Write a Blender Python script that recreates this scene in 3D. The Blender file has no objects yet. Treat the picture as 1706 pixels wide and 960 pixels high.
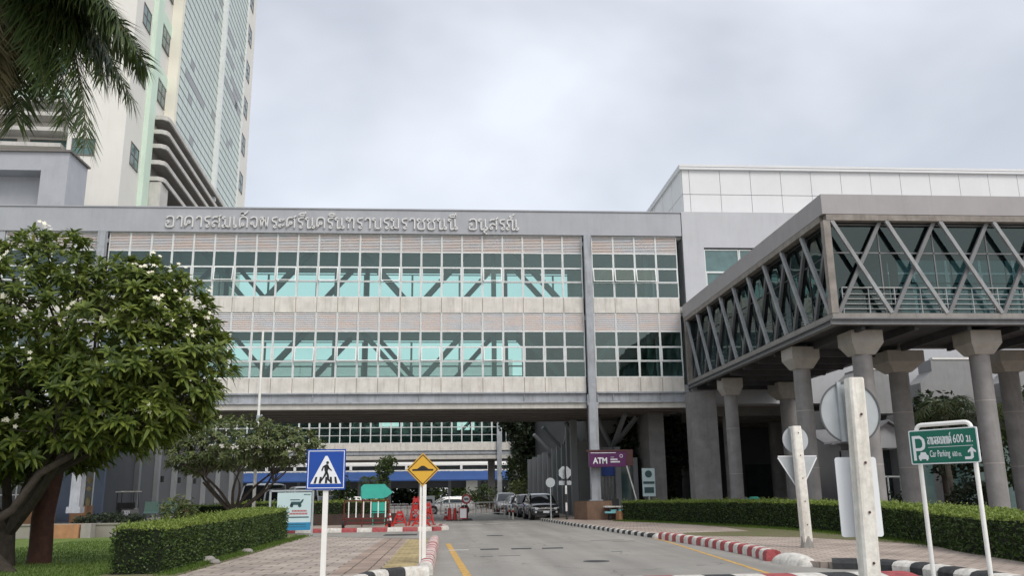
import bpy, math, random
from mathutils import Vector, Matrix, noise
R = math.radians
S = bpy.context.scene
COL = S.collection
rnd = random.Random(7)

# ------------------------------------------------------------------ camera
F_PX = 1450.0
pitch = math.atan(345.0 / F_PX); yaw = math.atan(108.0 / F_PX); roll = 0.013
fw = Vector((math.sin(yaw) * math.cos(pitch), math.cos(yaw) * math.cos(pitch), math.sin(pitch)))
rt = Vector((math.cos(yaw), -math.sin(yaw), 0)); up = rt.cross(fw)
c_, s_ = math.cos(roll), math.sin(roll)
r2 = rt * c_ - up * s_; u2 = rt * s_ + up * c_
cd = bpy.data.cameras.new('camera'); cam = bpy.data.objects.new('camera', cd); COL.objects.link(cam)
cam.matrix_world = Matrix(((r2.x, u2.x, -fw.x, 0), (r2.y, u2.y, -fw.y, 0), (r2.z, u2.z, -fw.z, 1.6), (0, 0, 0, 1)))
cd.sensor_width = 36; cd.lens = F_PX / 1706 * 36; cd.clip_end = 3000; cd.clip_start = 0.1
S.camera = cam
S.render.resolution_x = 1024; S.render.resolution_y = 577

# ------------------------------------------------------------------ world: overcast sky
SUN_EL, SUN_AZ = 50, 150          # degrees; azimuth clockwise from +Y
W = bpy.data.worlds.new('World'); S.world = W; W.use_nodes = True
nt = W.node_tree; nt.nodes.clear()
def N(t, tree=None, **k):
    n = (tree or nt).nodes.new(t)
    for a, b in k.items(): setattr(n, a, b)
    return n
out = N('ShaderNodeOutputWorld')
sky = N('ShaderNodeTexSky', sky_type='NISHITA', sun_disc=False, sun_elevation=R(SUN_EL), sun_rotation=R(SUN_AZ), dust_density=4.0)
bg1 = N('ShaderNodeBackground'); bg1.inputs['Strength'].default_value = 0.05
nt.links.new(sky.outputs[0], bg1.inputs['Color'])
tc = N('ShaderNodeTexCoord'); sep = N('ShaderNodeSeparateXYZ'); nt.links.new(tc.outputs['Generated'], sep.inputs[0])
# project the direction onto a cloud deck so that clouds shrink towards the horizon
zz = N('ShaderNodeMath', operation='ADD'); nt.links.new(sep.outputs['Z'], zz.inputs[0]); zz.inputs[1].default_value = 0.22
dx = N('ShaderNodeMath', operation='DIVIDE'); nt.links.new(sep.outputs['X'], dx.inputs[0]); nt.links.new(zz.outputs[0], dx.inputs[1])
dy = N('ShaderNodeMath', operation='DIVIDE'); nt.links.new(sep.outputs['Y'], dy.inputs[0]); nt.links.new(zz.outputs[0], dy.inputs[1])
cmb = N('ShaderNodeCombineXYZ'); nt.links.new(dx.outputs[0], cmb.inputs[0]); nt.links.new(dy.outputs[0], cmb.inputs[1])
cl = N('ShaderNodeTexNoise'); cl.inputs['Scale'].default_value = 0.95; cl.inputs['Detail'].default_value = 5; cl.inputs['Roughness'].default_value = 0.5; cl.inputs['Distortion'].default_value = 0.25
nt.links.new(cmb.outputs[0], cl.inputs['Vector'])
ramp = N('ShaderNodeValToRGB'); e = ramp.color_ramp.elements
e[0].position = 0.38; e[0].color = (0.325, 0.330, 0.340, 1); e[1].position = 0.62; e[1].color = (0.66, 0.665, 0.672, 1)
nt.links.new(cl.outputs['Fac'], ramp.inputs['Fac'])
hr = N('ShaderNodeMapRange'); hr.inputs['From Min'].default_value = 0.18; hr.inputs['From Max'].default_value = 0.5
hr.inputs['To Min'].default_value = 0.5; hr.inputs['To Max'].default_value = 0.0
nt.links.new(sep.outputs['Z'], hr.inputs['Value'])
mx = N('ShaderNodeMix', data_type='RGBA'); nt.links.new(hr.outputs[0], mx.inputs['Factor'])
nt.links.new(ramp.outputs['Color'], mx.inputs[6]); mx.inputs[7].default_value = (0.655, 0.66, 0.668, 1)
bg2 = N('ShaderNodeBackground'); bg2.inputs['Strength'].default_value = 0.80
nt.links.new(mx.outputs[2], bg2.inputs['Color'])
add = N('ShaderNodeAddShader'); nt.links.new(bg1.outputs[0], add.inputs[0]); nt.links.new(bg2.outputs[0], add.inputs[1])
nt.links.new(add.outputs[0], out.inputs['Surface'])
sd = bpy.data.lights.new('sun', 'SUN'); sd.energy = 1.0; sd.angle = R(25); sd.color = (1, 0.97, 0.93)
sun = bpy.data.objects.new('sun', sd); COL.objects.link(sun)
az, el = R(SUN_AZ), R(SUN_EL)
sdir = Vector((math.sin(az) * math.cos(el), math.cos(az) * math.cos(el), math.sin(el)))
sun.rotation_euler = sdir.to_track_quat('Z', 'Y').to_euler(); sun.location = sdir * 60
S.view_settings.view_transform = 'Standard'; S.view_settings.look = 'None'; S.view_settings.gamma = 1
S.view_settings.exposure = 0.58
S.view_settings.use_curve_mapping = False
S.render.engine = 'CYCLES'
S.cycles.transparent_max_bounces = 24; S.cycles.max_bounces = 7; S.cycles.diffuse_bounces = 3

# ------------------------------------------------------------------ materials
MATS = {}
def mat(name, col, rough=0.75, var=0.12, scale=1.2, metal=0.0, streak=0.0, dirt=(0.06, 0.055, 0.05), bump=0.0, bscale=30, col2=None, island=False, spec=0.4, space='w', coat=0.0):
    m = bpy.data.materials.new(name); m.use_nodes = True; t = m.node_tree; p = t.nodes['Principled BSDF']
    L = t.links.new
    p.inputs['Roughness'].default_value = rough; p.inputs['Metallic'].default_value = metal
    p.inputs['Specular IOR Level'].default_value = spec
    if coat: p.inputs['Coat Weight'].default_value = coat; p.inputs['Coat Roughness'].default_value = 0.08
    g = N('ShaderNodeNewGeometry', t)
    pos = g.outputs['Position']
    if space == 'o': pos = N('ShaderNodeTexCoord', t).outputs['Object']
    n1 = N('ShaderNodeTexNoise', t); n1.inputs['Scale'].default_value = scale; n1.inputs['Detail'].default_value = 8; n1.inputs['Roughness'].default_value = 0.62
    L(pos, n1.inputs['Vector'])
    a = [c * (1 - var) for c in col]; b = [min(1, c * (1 + var)) for c in col]
    if col2: b = col2
    mr = N('ShaderNodeMapRange', t); mr.inputs['From Min'].default_value = 0.3; mr.inputs['From Max'].default_value = 0.7
    L(n1.outputs['Fac'], mr.inputs['Value'])
    mixn = N('ShaderNodeMix', t, data_type='RGBA')
    mixn.inputs[6].default_value = (*a, 1); mixn.inputs[7].default_value = (*b, 1)
    if island:
        ad = N('ShaderNodeMath', t, operation='MULTIPLY_ADD'); L(g.outputs['Random Per Island'], ad.inputs[0]); ad.inputs[1].default_value = 0.75
        sc = N('ShaderNodeMath', t, operation='MULTIPLY'); L(mr.outputs[0], sc.inputs[0]); sc.inputs[1].default_value = 0.25
        L(sc.outputs[0], ad.inputs[2]); L(ad.outputs[0], mixn.inputs['Factor'])
    else: L(mr.outputs[0], mixn.inputs['Factor'])
    last = mixn.outputs[2]
    if streak:
        mp = N('ShaderNodeMapping', t); mp.inputs['Scale'].default_value = (3.2, 3.2, 0.3); L(pos, mp.inputs['Vector'])
        n2 = N('ShaderNodeTexNoise', t); n2.inputs['Scale'].default_value = 1.3; n2.inputs['Detail'].default_value = 7; n2.inputs['Roughness'].default_value = 0.7
        L(mp.outputs[0], n2.inputs['Vector'])
        m2 = N('ShaderNodeMapRange', t); m2.inputs['From Min'].default_value = 0.5; m2.inputs['From Max'].default_value = 0.78; m2.inputs['To Max'].default_value = streak
        L(n2.outputs['Fac'], m2.inputs['Value'])
        mm = N('ShaderNodeMix', t, data_type='RGBA'); L(m2.outputs[0], mm.inputs['Factor']); L(last, mm.inputs[6]); mm.inputs[7].default_value = (*dirt, 1)
        last = mm.outputs[2]
    L(last, p.inputs['Base Color'])
    if bump:
        n3 = N('ShaderNodeTexNoise', t); n3.inputs['Scale'].default_value = bscale; n3.inputs['Detail'].default_value = 4; L(pos, n3.inputs['Vector'])
        bp = N('ShaderNodeBump', t); bp.inputs['Strength'].default_value = bump; bp.inputs['Distance'].default_value = 0.02
        L(n3.outputs['Fac'], bp.inputs['Height']); L(bp.outputs[0], p.inputs['Normal'])
    MATS[name] = m
    return m
def glass(name, tint, refl=0.10, rough=0.02, fs=1.0):
    m = bpy.data.materials.new(name); m.use_nodes = True; t = m.node_tree; t.nodes.clear(); L = t.links.new
    o = N('ShaderNodeOutputMaterial', t); tr = N('ShaderNodeBsdfTransparent', t); tr.inputs[0].default_value = (*tint, 1)
    gl = N('ShaderNodeBsdfGlossy', t); gl.inputs['Roughness'].default_value = rough; gl.inputs['Color'].default_value = (0.74, 0.92, 0.88, 1)
    fr = N('ShaderNodeFresnel', t); fr.inputs['IOR'].default_value = 1.5
    ad = N('ShaderNodeMath', t, operation='MULTIPLY_ADD', use_clamp=True); L(fr.outputs[0], ad.inputs[0]); ad.inputs[1].default_value = fs; ad.inputs[2].default_value = refl
    mx = N('ShaderNodeMixShader', t); L(ad.outputs[0], mx.inputs[0]); L(tr.outputs[0], mx.inputs[1]); L(gl.outputs[0], mx.inputs[2]); L(mx.outputs[0], o.inputs[0])
    # slightly wavy panes
    g = N('ShaderNodeNewGeometry', t); n3 = N('ShaderNodeTexNoise', t); n3.inputs['Scale'].default_value = 0.9; L(g.outputs['Position'], n3.inputs['Vector'])
    bp = N('ShaderNodeBump', t); bp.inputs['Strength'].default_value = 0.12; bp.inputs['Distance'].default_value = 0.05; L(n3.outputs['Fac'], bp.inputs['Height']); L(bp.outputs[0], gl.inputs['Normal'])
    MATS[name] = m; return m
def leafmat(name, c1, c2, trans=0.25, rough=0.5):
    m = mat(name, c1, rough=rough, var=0, col2=c2, island=True, scale=0.8, spec=0.35)
    t = m.node_tree; p = t.nodes['Principled BSDF']; o = [n for n in t.nodes if n.type == 'OUTPUT_MATERIAL'][0]
    tl = N('ShaderNodeBsdfTranslucent', t); src = p.inputs['Base Color'].links[0].from_socket; t.links.new(src, tl.inputs[0])
    mx = N('ShaderNodeMixShader', t); mx.inputs[0].default_value = trans
    t.links.new(p.outputs[0], mx.inputs[1]); t.links.new(tl.outputs[0], mx.inputs[2]); t.links.new(mx.outputs[0], o.inputs[0])
    return m

M = MATS
mat('grey_cladding', (0.365, 0.38, 0.41), rough=0.5, var=0.07, scale=0.8, streak=0.22, dirt=(0.20, 0.20, 0.21))
mat('cream_concrete', (0.64, 0.62, 0.575), var=0.14, scale=1.6, streak=0.6, dirt=(0.30, 0.27, 0.22), bump=0.15)
mat('stain_joint', (0.33, 0.30, 0.25), var=0.3, scale=4, streak=0.5, dirt=(0.2, 0.17, 0.13))
mat('steel_beam', (0.35, 0.375, 0.405), var=0.18, scale=1.5, streak=0.75, dirt=(0.12, 0.11, 0.10), rough=0.6)
mat('beam_concrete', (0.52, 0.51, 0.475), var=0.12, scale=2, streak=0.4, dirt=(0.22, 0.20, 0.17))
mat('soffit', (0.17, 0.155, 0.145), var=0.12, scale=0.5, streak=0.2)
mat('alu_frame', (0.66, 0.70, 0.70), rough=0.45, var=0.08, scale=3, streak=0.3, dirt=(0.35, 0.28, 0.22))
mat('alu_white', (0.80, 0.84, 0.83), rough=0.4, var=0.05)
mat('letter_metal', (0.62, 0.62, 0.61), rough=0.45, var=0.08, scale=4, metal=0.15)
mat('interior_wall', (0.42, 0.44, 0.43), var=0.1)
mat('interior_truss', (0.13, 0.145, 0.145), var=0.15)
mat('blocking_wall_green', (0.33, 0.46, 0.42), var=0.3, scale=0.7)
mat('inner_teal', (0.16, 0.20, 0.185), var=0.35, scale=0.9)
mat('ceiling', (0.46, 0.48, 0.465), var=0.06)
glass('glass_teal', (0.52, 0.845, 0.765), refl=0.07)
glass('glass_clear', (0.92, 0.93, 0.91), refl=0.02)
glass('glass_dark', (0.22, 0.30, 0.33), refl=0.03)
glass('glass_night', (0.04, 0.05, 0.055), refl=0.0, rough=0.12, fs=0.25)
glass('glass_film', (0.34, 0.38, 0.40), refl=0.0, fs=0.16)
glass('glass_smoke', (0.36, 0.48, 0.48), refl=0.03)
mat('white_panel', (0.66, 0.67, 0.68), rough=0.45, var=0.035, scale=0.5, streak=0.10, dirt=(0.45, 0.45, 0.44))
mat('panel_gap', (0.22, 0.22, 0.23))
mat('terrace_grey', (0.30, 0.305, 0.31), var=0.08, streak=0.2)
mat('grey_wall', (0.47, 0.485, 0.51), rough=0.6, var=0.05, scale=0.7, streak=0.2, dirt=(0.28, 0.28, 0.28))
mat('fascia_mauve', (0.33, 0.32, 0.325), rough=0.6, var=0.06, scale=0.9, streak=0.18, dirt=(0.2, 0.19, 0.19))
mat('rusty_steel', (0.235, 0.215, 0.195), rough=0.75, var=0.25, scale=2.5, streak=0.6, dirt=(0.10, 0.075, 0.055))
mat('brace_steel', (0.165, 0.172, 0.18), rough=0.6, var=0.15, scale=2, streak=0.45, dirt=(0.14, 0.11, 0.09))
mat('brace_light', (0.28, 0.295, 0.305), rough=0.6, var=0.2, scale=2, streak=0.6, dirt=(0.13, 0.10, 0.08))
mat('brace_dark', (0.13, 0.135, 0.14), var=0.2, streak=0.4)
mat('dark_steel', (0.05, 0.052, 0.058), rough=0.6, var=0.3)
mat('rail_steel', (0.36, 0.38, 0.38), rough=0.4, metal=0.4, var=0.08)
mat('column_concrete', (0.225, 0.22, 0.218), var=0.20, scale=1.4, streak=0.5, dirt=(0.13, 0.125, 0.12), bump=0.1)
mat('beam_grey', (0.24, 0.23, 0.215), var=0.15, scale=1.5, streak=0.5, dirt=(0.09, 0.08, 0.07))
mat('cap_concrete', (0.34, 0.325, 0.30), var=0.12, scale=2, streak=0.35, dirt=(0.15, 0.13, 0.11))
mat('tower_cream', (0.70, 0.695, 0.65), var=0.045, scale=0.25, streak=0.16, dirt=(0.50, 0.47, 0.38))
mat('tower_green', (0.58, 0.72, 0.61), var=0.06, scale=0.3, streak=0.15, dirt=(0.35, 0.5, 0.4))
mat('tower_yellow', (0.76, 0.74, 0.64), var=0.05, scale=0.3)
mat('shelf_concrete', (0.50, 0.49, 0.465), var=0.12, scale=0.8, streak=0.4, dirt=(0.15, 0.13, 0.11))
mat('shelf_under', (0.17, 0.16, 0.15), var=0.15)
mat('curtain_glass', (0.55, 0.63, 0.59), rough=0.42, var=0.08, scale=0.12, metal=0.25, spec=0.6)
mat('curtain_glass_dark', (0.24, 0.255, 0.26), rough=0.3, var=0.15)
mat('mullion_dark', (0.10, 0.105, 0.11))
mat('mullion_grey', (0.17, 0.19, 0.19))
mat('window_dark', (0.045, 0.055, 0.06), rough=0.12, spec=0.7, var=0.3)
mat('window_teal', (0.08, 0.15, 0.15), rough=0.15, spec=0.7, var=0.25)
mat('blue_canopy', (0.024, 0.07, 0.22), rough=0.55, var=0.12, scale=0.5)
mat('white_paint', (0.78, 0.78, 0.75), rough=0.5, var=0.06, scale=3)
mat('white_dirty', (0.68, 0.665, 0.61), rough=0.75, var=0.16, scale=9, streak=0.75, dirt=(0.28, 0.24, 0.18), bump=0.2)
mat('galv', (0.42, 0.455, 0.475), rough=0.5, metal=0.25, var=0.08, scale=4, streak=0.25, dirt=(0.28, 0.28, 0.27), spec=0.5)
mat('kerb_white', (0.60, 0.585, 0.54), var=0.25, scale=9, streak=0.6, dirt=(0.22, 0.19, 0.15), bump=0.3)
mat('kerb_red', (0.34, 0.07, 0.075), var=0.35, scale=8, streak=0.55, dirt=(0.25, 0.16, 0.14), bump=0.3)
mat('kerb_black', (0.03, 0.032, 0.034), var=0.4, scale=6, streak=0.3, dirt=(0.14, 0.13, 0.12), bump=0.3)
mat('kerb_concrete', (0.26, 0.25, 0.23), var=0.2, scale=4)
mat('yellow_line', (0.50, 0.31, 0.09), var=0.35, scale=5, bump=0.1)
mat('white_line', (0.55, 0.54, 0.51), var=0.15, scale=4)
mat('tactile_yellow', (0.36, 0.29, 0.15), var=0.4, scale=1.6)
mat('asphalt_patch', (0.045, 0.045, 0.047), var=0.2, bump=0.5, bscale=60)
mat('blue_sign', (0.008, 0.06, 0.33), rough=0.35, var=0.05)
mat('sign_white', (0.72, 0.75, 0.78), rough=0.4, var=0.03)
mat('sign_black', (0.012, 0.012, 0.014), rough=0.4)
mat('sign_yellow', (0.62, 0.36, 0.04), rough=0.4, var=0.05)
mat('sign_green', (0.004, 0.13, 0.085), rough=0.35, var=0.05)
mat('sign_purple', (0.085, 0.012, 0.085), rough=0.35, var=0.1)
mat('sign_back', (0.075, 0.03, 0.03), rough=0.6)
mat('teal_paint', (0.05, 0.42, 0.34), rough=0.5, var=0.08)
mat('cyan_paint', (0.22, 0.52, 0.56), rough=0.5, var=0.1)
mat('pale_teal', (0.28, 0.45, 0.38), rough=0.5)
mat('red_plastic', (0.42, 0.03, 0.028), rough=0.45, var=0.12, scale=5)
mat('dark_red', (0.12, 0.018, 0.016), rough=0.6, var=0.2)
mat('pink_kerb', (0.55, 0.22, 0.24), var=0.15)
mat('orange_tile', (0.42, 0.22, 0.11), rough=0.7, var=0.22, scale=2, streak=0.4, dirt=(0.12, 0.08, 0.06))
mat('brown_planter', (0.19, 0.12, 0.08), rough=0.75, var=0.22, scale=2.5, streak=0.5, dirt=(0.09, 0.06, 0.045))
mat('dark_brown', (0.055, 0.036, 0.028), var=0.3, scale=2)
mat('beige_render', (0.27, 0.26, 0.22), var=0.15, scale=1, streak=0.4, dirt=(0.14, 0.12, 0.09))
mat('blue_grey_wall', (0.17, 0.215, 0.30), var=0.08, streak=0.2, dirt=(0.1, 0.12, 0.15))
mat('slate_wall', (0.10, 0.106, 0.115), var=0.1, scale=0.6, streak=0.2)
mat('fin_grey', (0.235, 0.25, 0.262), var=0.08, scale=0.8, streak=0.25, dirt=(0.18, 0.18, 0.19))
mat('hall_grey', (0.16, 0.165, 0.165), var=0.12, scale=0.7, streak=0.4, dirt=(0.11, 0.105, 0.1))
mat('bark', (0.045, 0.036, 0.028), rough=0.9, var=0.35, scale=7, bump=0.8, bscale=18)
mat('bark_red', (0.065, 0.028, 0.02), rough=0.85, var=0.4, scale=6, bump=0.6, bscale=14)
mat('palm_bark', (0.16, 0.14, 0.115), rough=0.9, var=0.3, scale=6, bump=0.5)
mat('hedge_core', (0.012, 0.018, 0.008), rough=1, var=0.3)
mat('car_black', (0.018, 0.018, 0.02), rough=0.22, spec=0.6, coat=0.7, var=0.05, space='o')
mat('car_dark', (0.035, 0.036, 0.04), rough=0.28, spec=0.6, coat=0.6, var=0.05, space='o')
mat('car_silver', (0.50, 0.51, 0.50), rough=0.3, metal=0.5, coat=0.6, var=0.04, space='o')
mat('car_white', (0.72, 0.73, 0.73), rough=0.3, coat=0.6, var=0.03, space='o')
mat('car_glass', (0.02, 0.024, 0.028), rough=0.05, spec=0.9, space='o', var=0.1)
mat('tyre', (0.018, 0.018, 0.018), rough=0.85)
mat('rim', (0.35, 0.35, 0.36), rough=0.35, metal=0.7)
mat('chrome', (0.62, 0.63, 0.64), rough=0.18, metal=0.9, var=0.03)
mat('lamp_glass', (0.72, 0.75, 0.78), rough=0.12, spec=0.8)
mat('tail_red', (0.3, 0.01, 0.01), rough=0.2)
mat('black_plastic', (0.02, 0.02, 0.022), rough=0.6)
mat('poster_pale', (0.52, 0.66, 0.68), rough=0.5, var=0.05)
mat('poster_blue', (0.03, 0.22, 0.40), rough=0.5, var=0.15)
mat('poster_red', (0.45, 0.10, 0.10), rough=0.5)
mat('poster_dark', (0.04, 0.09, 0.10), rough=0.5)
mat('roof_metal', (0.22, 0.225, 0.24), rough=0.5, var=0.15, scale=3)
mat('petal', (0.80, 0.77, 0.62), rough=0.6, var=0.08)
leafmat('leaf_frangi', (0.038, 0.075, 0.02), (0.25, 0.31, 0.06), trans=0.33, rough=0.42)
leafmat('leaf_small', (0.055, 0.085, 0.03), (0.17, 0.20, 0.075), trans=0.25, rough=0.55)
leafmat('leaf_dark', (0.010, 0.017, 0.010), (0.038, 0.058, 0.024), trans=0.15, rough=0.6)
leafmat('leaf_mid', (0.03, 0.055, 0.018), (0.10, 0.14, 0.04), trans=0.2, rough=0.6)
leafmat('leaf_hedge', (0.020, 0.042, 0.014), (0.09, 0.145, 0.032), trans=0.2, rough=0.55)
leafmat('leaf_hedge_top', (0.11, 0.165, 0.028), (0.28, 0.36, 0.08), trans=0.3, rough=0.55)  # fresh shoots, with the sky light on the hedge top painted in
leafmat('leaf_palm', (0.026, 0.050, 0.02), (0.10, 0.14, 0.04), trans=0.2, rough=0.4)
leafmat('leaf_palm_old', (0.06, 0.055, 0.025), (0.16, 0.13, 0.055), trans=0.2, rough=0.6)
leafmat('leaf_yellow', (0.20, 0.22, 0.04), (0.36, 0.33, 0.08), trans=0.3)
leafmat('grass_blade', (0.05, 0.10, 0.015), (0.14, 0.22, 0.04), trans=0.3)

def louvre_mat():
    m = mat('louvre_slat', (0.68, 0.665, 0.655), rough=0.5, var=0.05, scale=2, streak=0.2, dirt=(0.4, 0.35, 0.32))
    t = m.node_tree; p = t.nodes['Principled BSDF']; L = t.links.new
    src = p.inputs['Base Color'].links[0].from_socket
    g = N('ShaderNodeNewGeometry', t); mp = N('ShaderNodeMapping', t); mp.inputs['Scale'].default_value = (0.28, 1, 2.2); mp.inputs['Rotation'].default_value = (0, R(14), 0)
    L(g.outputs['Position'], mp.inputs['Vector']); n = N('ShaderNodeTexNoise', t); n.inputs['Scale'].default_value = 1.6; n.inputs['Detail'].default_value = 3; L(mp.outputs[0], n.inputs['Vector'])
    r = N('ShaderNodeValToRGB', t); e = r.color_ramp.elements
    e[0].position = 0.36; e[0].color = (0.52, 0.585, 0.66, 1); e[1].position = 0.62; e[1].color = (0.74, 0.55, 0.45, 1)
    L(n.outputs['Fac'], r.inputs['Fac']); mx = N('ShaderNodeMix', t, data_type='RGBA'); mx.inputs['Factor'].default_value = 0.42
    L(src, mx.inputs[6]); L(r.outputs[0], mx.inputs[7]); L(mx.outputs[2], p.inputs['Base Color'])
louvre_mat()

def ground_mats():
    # asphalt, with fine aggregate, patches, cracks
    m = mat('asphalt', (0.285, 0.275, 0.252), rough=0.9, var=0.10, scale=0.35, bump=0.5, bscale=90)
    t = m.node_tree; p = t.nodes['Principled BSDF']; L = t.links.new
    src = p.inputs['Base Color'].links[0].from_socket
    g = N('ShaderNodeNewGeometry', t)
    n = N('ShaderNodeTexNoise', t); n.inputs['Scale'].default_value = 55; n.inputs['Detail'].default_value = 3; L(g.outputs['Position'], n.inputs['Vector'])
    mr = N('ShaderNodeMapRange', t); mr.inputs['From Min'].default_value = 0.3; mr.inputs['From Max'].default_value = 0.7; mr.inputs['To Min'].default_value = 0.82; mr.inputs['To Max'].default_value = 1.15
    L(n.outputs['Fac'], mr.inputs['Value'])
    v = N('ShaderNodeTexVoronoi', t, feature='DISTANCE_TO_EDGE'); v.inputs['Scale'].default_value = 0.22; 
    nn = N('ShaderNodeTexNoise', t); nn.inputs['Scale'].default_value = 1.2; L(g.outputs['Position'], nn.inputs['Vector'])
    va = N('ShaderNodeVectorMath', t, operation='ADD'); L(g.outputs['Position'], va.inputs[0]); L(nn.outputs['Color'], va.inputs[1]); L(va.outputs[0], v.inputs['Vector'])
    m3 = N('ShaderNodeMapRange', t); m3.inputs['From Max'].default_value = 0.006; m3.inputs['To Min'].default_value = 0.6; L(v.outputs['Distance'], m3.inputs['Value'])
    tm = N('ShaderNodeMapping', t); tm.inputs['Scale'].default_value = (1.1, 0.07, 1); L(g.outputs['Position'], tm.inputs['Vector'])
    tn = N('ShaderNodeTexNoise', t); tn.inputs['Scale'].default_value = 1.0; tn.inputs['Detail'].default_value = 5; L(tm.outputs[0], tn.inputs['Vector'])
    t2 = N('ShaderNodeMapRange', t); t2.inputs['From Min'].default_value = 0.3; t2.inputs['From Max'].default_value = 0.7; t2.inputs['To Min'].default_value = 0.80; t2.inputs['To Max'].default_value = 1.12; L(tn.outputs['Fac'], t2.inputs['Value'])
    sn = N('ShaderNodeTexNoise', t); sn.inputs['Scale'].default_value = 0.9; sn.inputs['Detail'].default_value = 8; sn.inputs['Roughness'].default_value = 0.75; L(g.outputs['Position'], sn.inputs['Vector'])
    s2 = N('ShaderNodeMapRange', t); s2.inputs['From Min'].default_value = 0.60; s2.inputs['From Max'].default_value = 0.72; s2.inputs['To Min'].default_value = 1.0; s2.inputs['To Max'].default_value = 0.74; L(sn.outputs['Fac'], s2.inputs['Value'])
    ma = N('ShaderNodeMath', t, operation='MULTIPLY'); L(t2.outputs[0], ma.inputs[0]); L(s2.outputs[0], ma.inputs[1])
    mb_ = N('ShaderNodeMath', t, operation='MULTIPLY'); L(ma.outputs[0], mb_.inputs[0]); L(m3.outputs[0], mb_.inputs[1])
    mu = N('ShaderNodeMath', t, operation='MULTIPLY'); L(mr.outputs[0], mu.inputs[0]); L(mb_.outputs[0], mu.inputs[1])
    vm = N('ShaderNodeVectorMath', t, operation='SCALE'); L(src, vm.inputs[0]); L(mu.outputs[0], vm.inputs['Scale']); L(vm.outputs[0], p.inputs['Base Color'])
    def pavers(name, c1, c2, mort, bw, bh, rot, off=0.5, ms=0.02):
        m = mat(name, c1, rough=0.9, var=0.12, scale=1.5, streak=0.0, bump=0.2)
        t = m.node_tree; p = t.nodes['Principled BSDF']; L = t.links.new; src = p.inputs['Base Color'].links[0].from_socket
        g = N('ShaderNodeNewGeometry', t); mp = N('ShaderNodeMapping', t); mp.inputs['Rotation'].default_value = (0, 0, R(rot)); L(g.outputs['Position'], mp.inputs['Vector'])
        nz = N('ShaderNodeTexNoise', t); nz.inputs['Scale'].default_value = 2.5; L(g.outputs['Position'], nz.inputs['Vector'])
        ns = N('ShaderNodeVectorMath', t, operation='SCALE'); L(nz.outputs['Color'], ns.inputs[0]); ns.inputs['Scale'].default_value = 0.06
        va = N('ShaderNodeVectorMath', t, operation='ADD'); L(mp.outputs[0], va.inputs[0]); L(ns.outputs[0], va.inputs[1])
        b = N('ShaderNodeTexBrick', t); b.offset = off; b.inputs['Scale'].default_value = 1; b.inputs['Brick Width'].default_value = bw; b.inputs['Row Height'].default_value = bh
        b.inputs['Mortar Size'].default_value = ms; b.inputs['Mortar Smooth'].default_value = 0.3
        b.inputs['Color1'].default_value = (*c1, 1); b.inputs['Color2'].default_value = (*c2, 1); b.inputs['Mortar'].default_value = (*mort, 1); L(va.outputs[0], b.inputs['Vector'])
        n2 = N('ShaderNodeTexNoise', t); n2.inputs['Scale'].default_value = 0.8; n2.inputs['Detail'].default_value = 8; L(g.outputs['Position'], n2.inputs['Vector'])
        mr = N('ShaderNodeMapRange', t); mr.inputs['From Min'].default_value = 0.3; mr.inputs['From Max'].default_value = 0.7; mr.inputs['To Min'].default_value = 0.72; mr.inputs['To Max'].default_value = 1.2
        L(n2.outputs['Fac'], mr.inputs['Value'])
        vm = N('ShaderNodeVectorMath', t, operation='SCALE'); L(b.outputs['Color'], vm.inputs[0]); L(mr.outputs[0], vm.inputs['Scale']); L(vm.outputs[0], p.inputs['Base Color'])
    pavers('paver_left', (0.43, 0.375, 0.33), (0.35, 0.305, 0.27), (0.17, 0.145, 0.11), 0.62, 0.42, 0.5, off=0.5, ms=0.025)
    pavers('paver_right', (0.43, 0.36, 0.31), (0.36, 0.30, 0.26), (0.20, 0.17, 0.13), 0.32, 0.32, 12, off=0.5, ms=0.018)
    pavers('paver_edge', (0.36, 0.275, 0.225), (0.30, 0.235, 0.195), (0.10, 0.085, 0.06), 0.4, 0.8, 0, off=0.0, ms=0.02)
    m = mat('lawn', (0.075, 0.12, 0.022), rough=0.95, var=0, scale=1.2, col2=(0.14, 0.20, 0.04), bump=0.8, bscale=40)
    mat('soil', (0.14, 0.10, 0.065), rough=1, var=0.3, scale=3, bump=0.6)
    mat('earth_grass', (0.17, 0.135, 0.09), rough=1, var=0, scale=2.2, col2=(0.10, 0.13, 0.04), bump=0.6)
    mat('concrete_apron', (0.32, 0.30, 0.27), var=0.13, scale=0.5, bump=0.2)
ground_mats()

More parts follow.
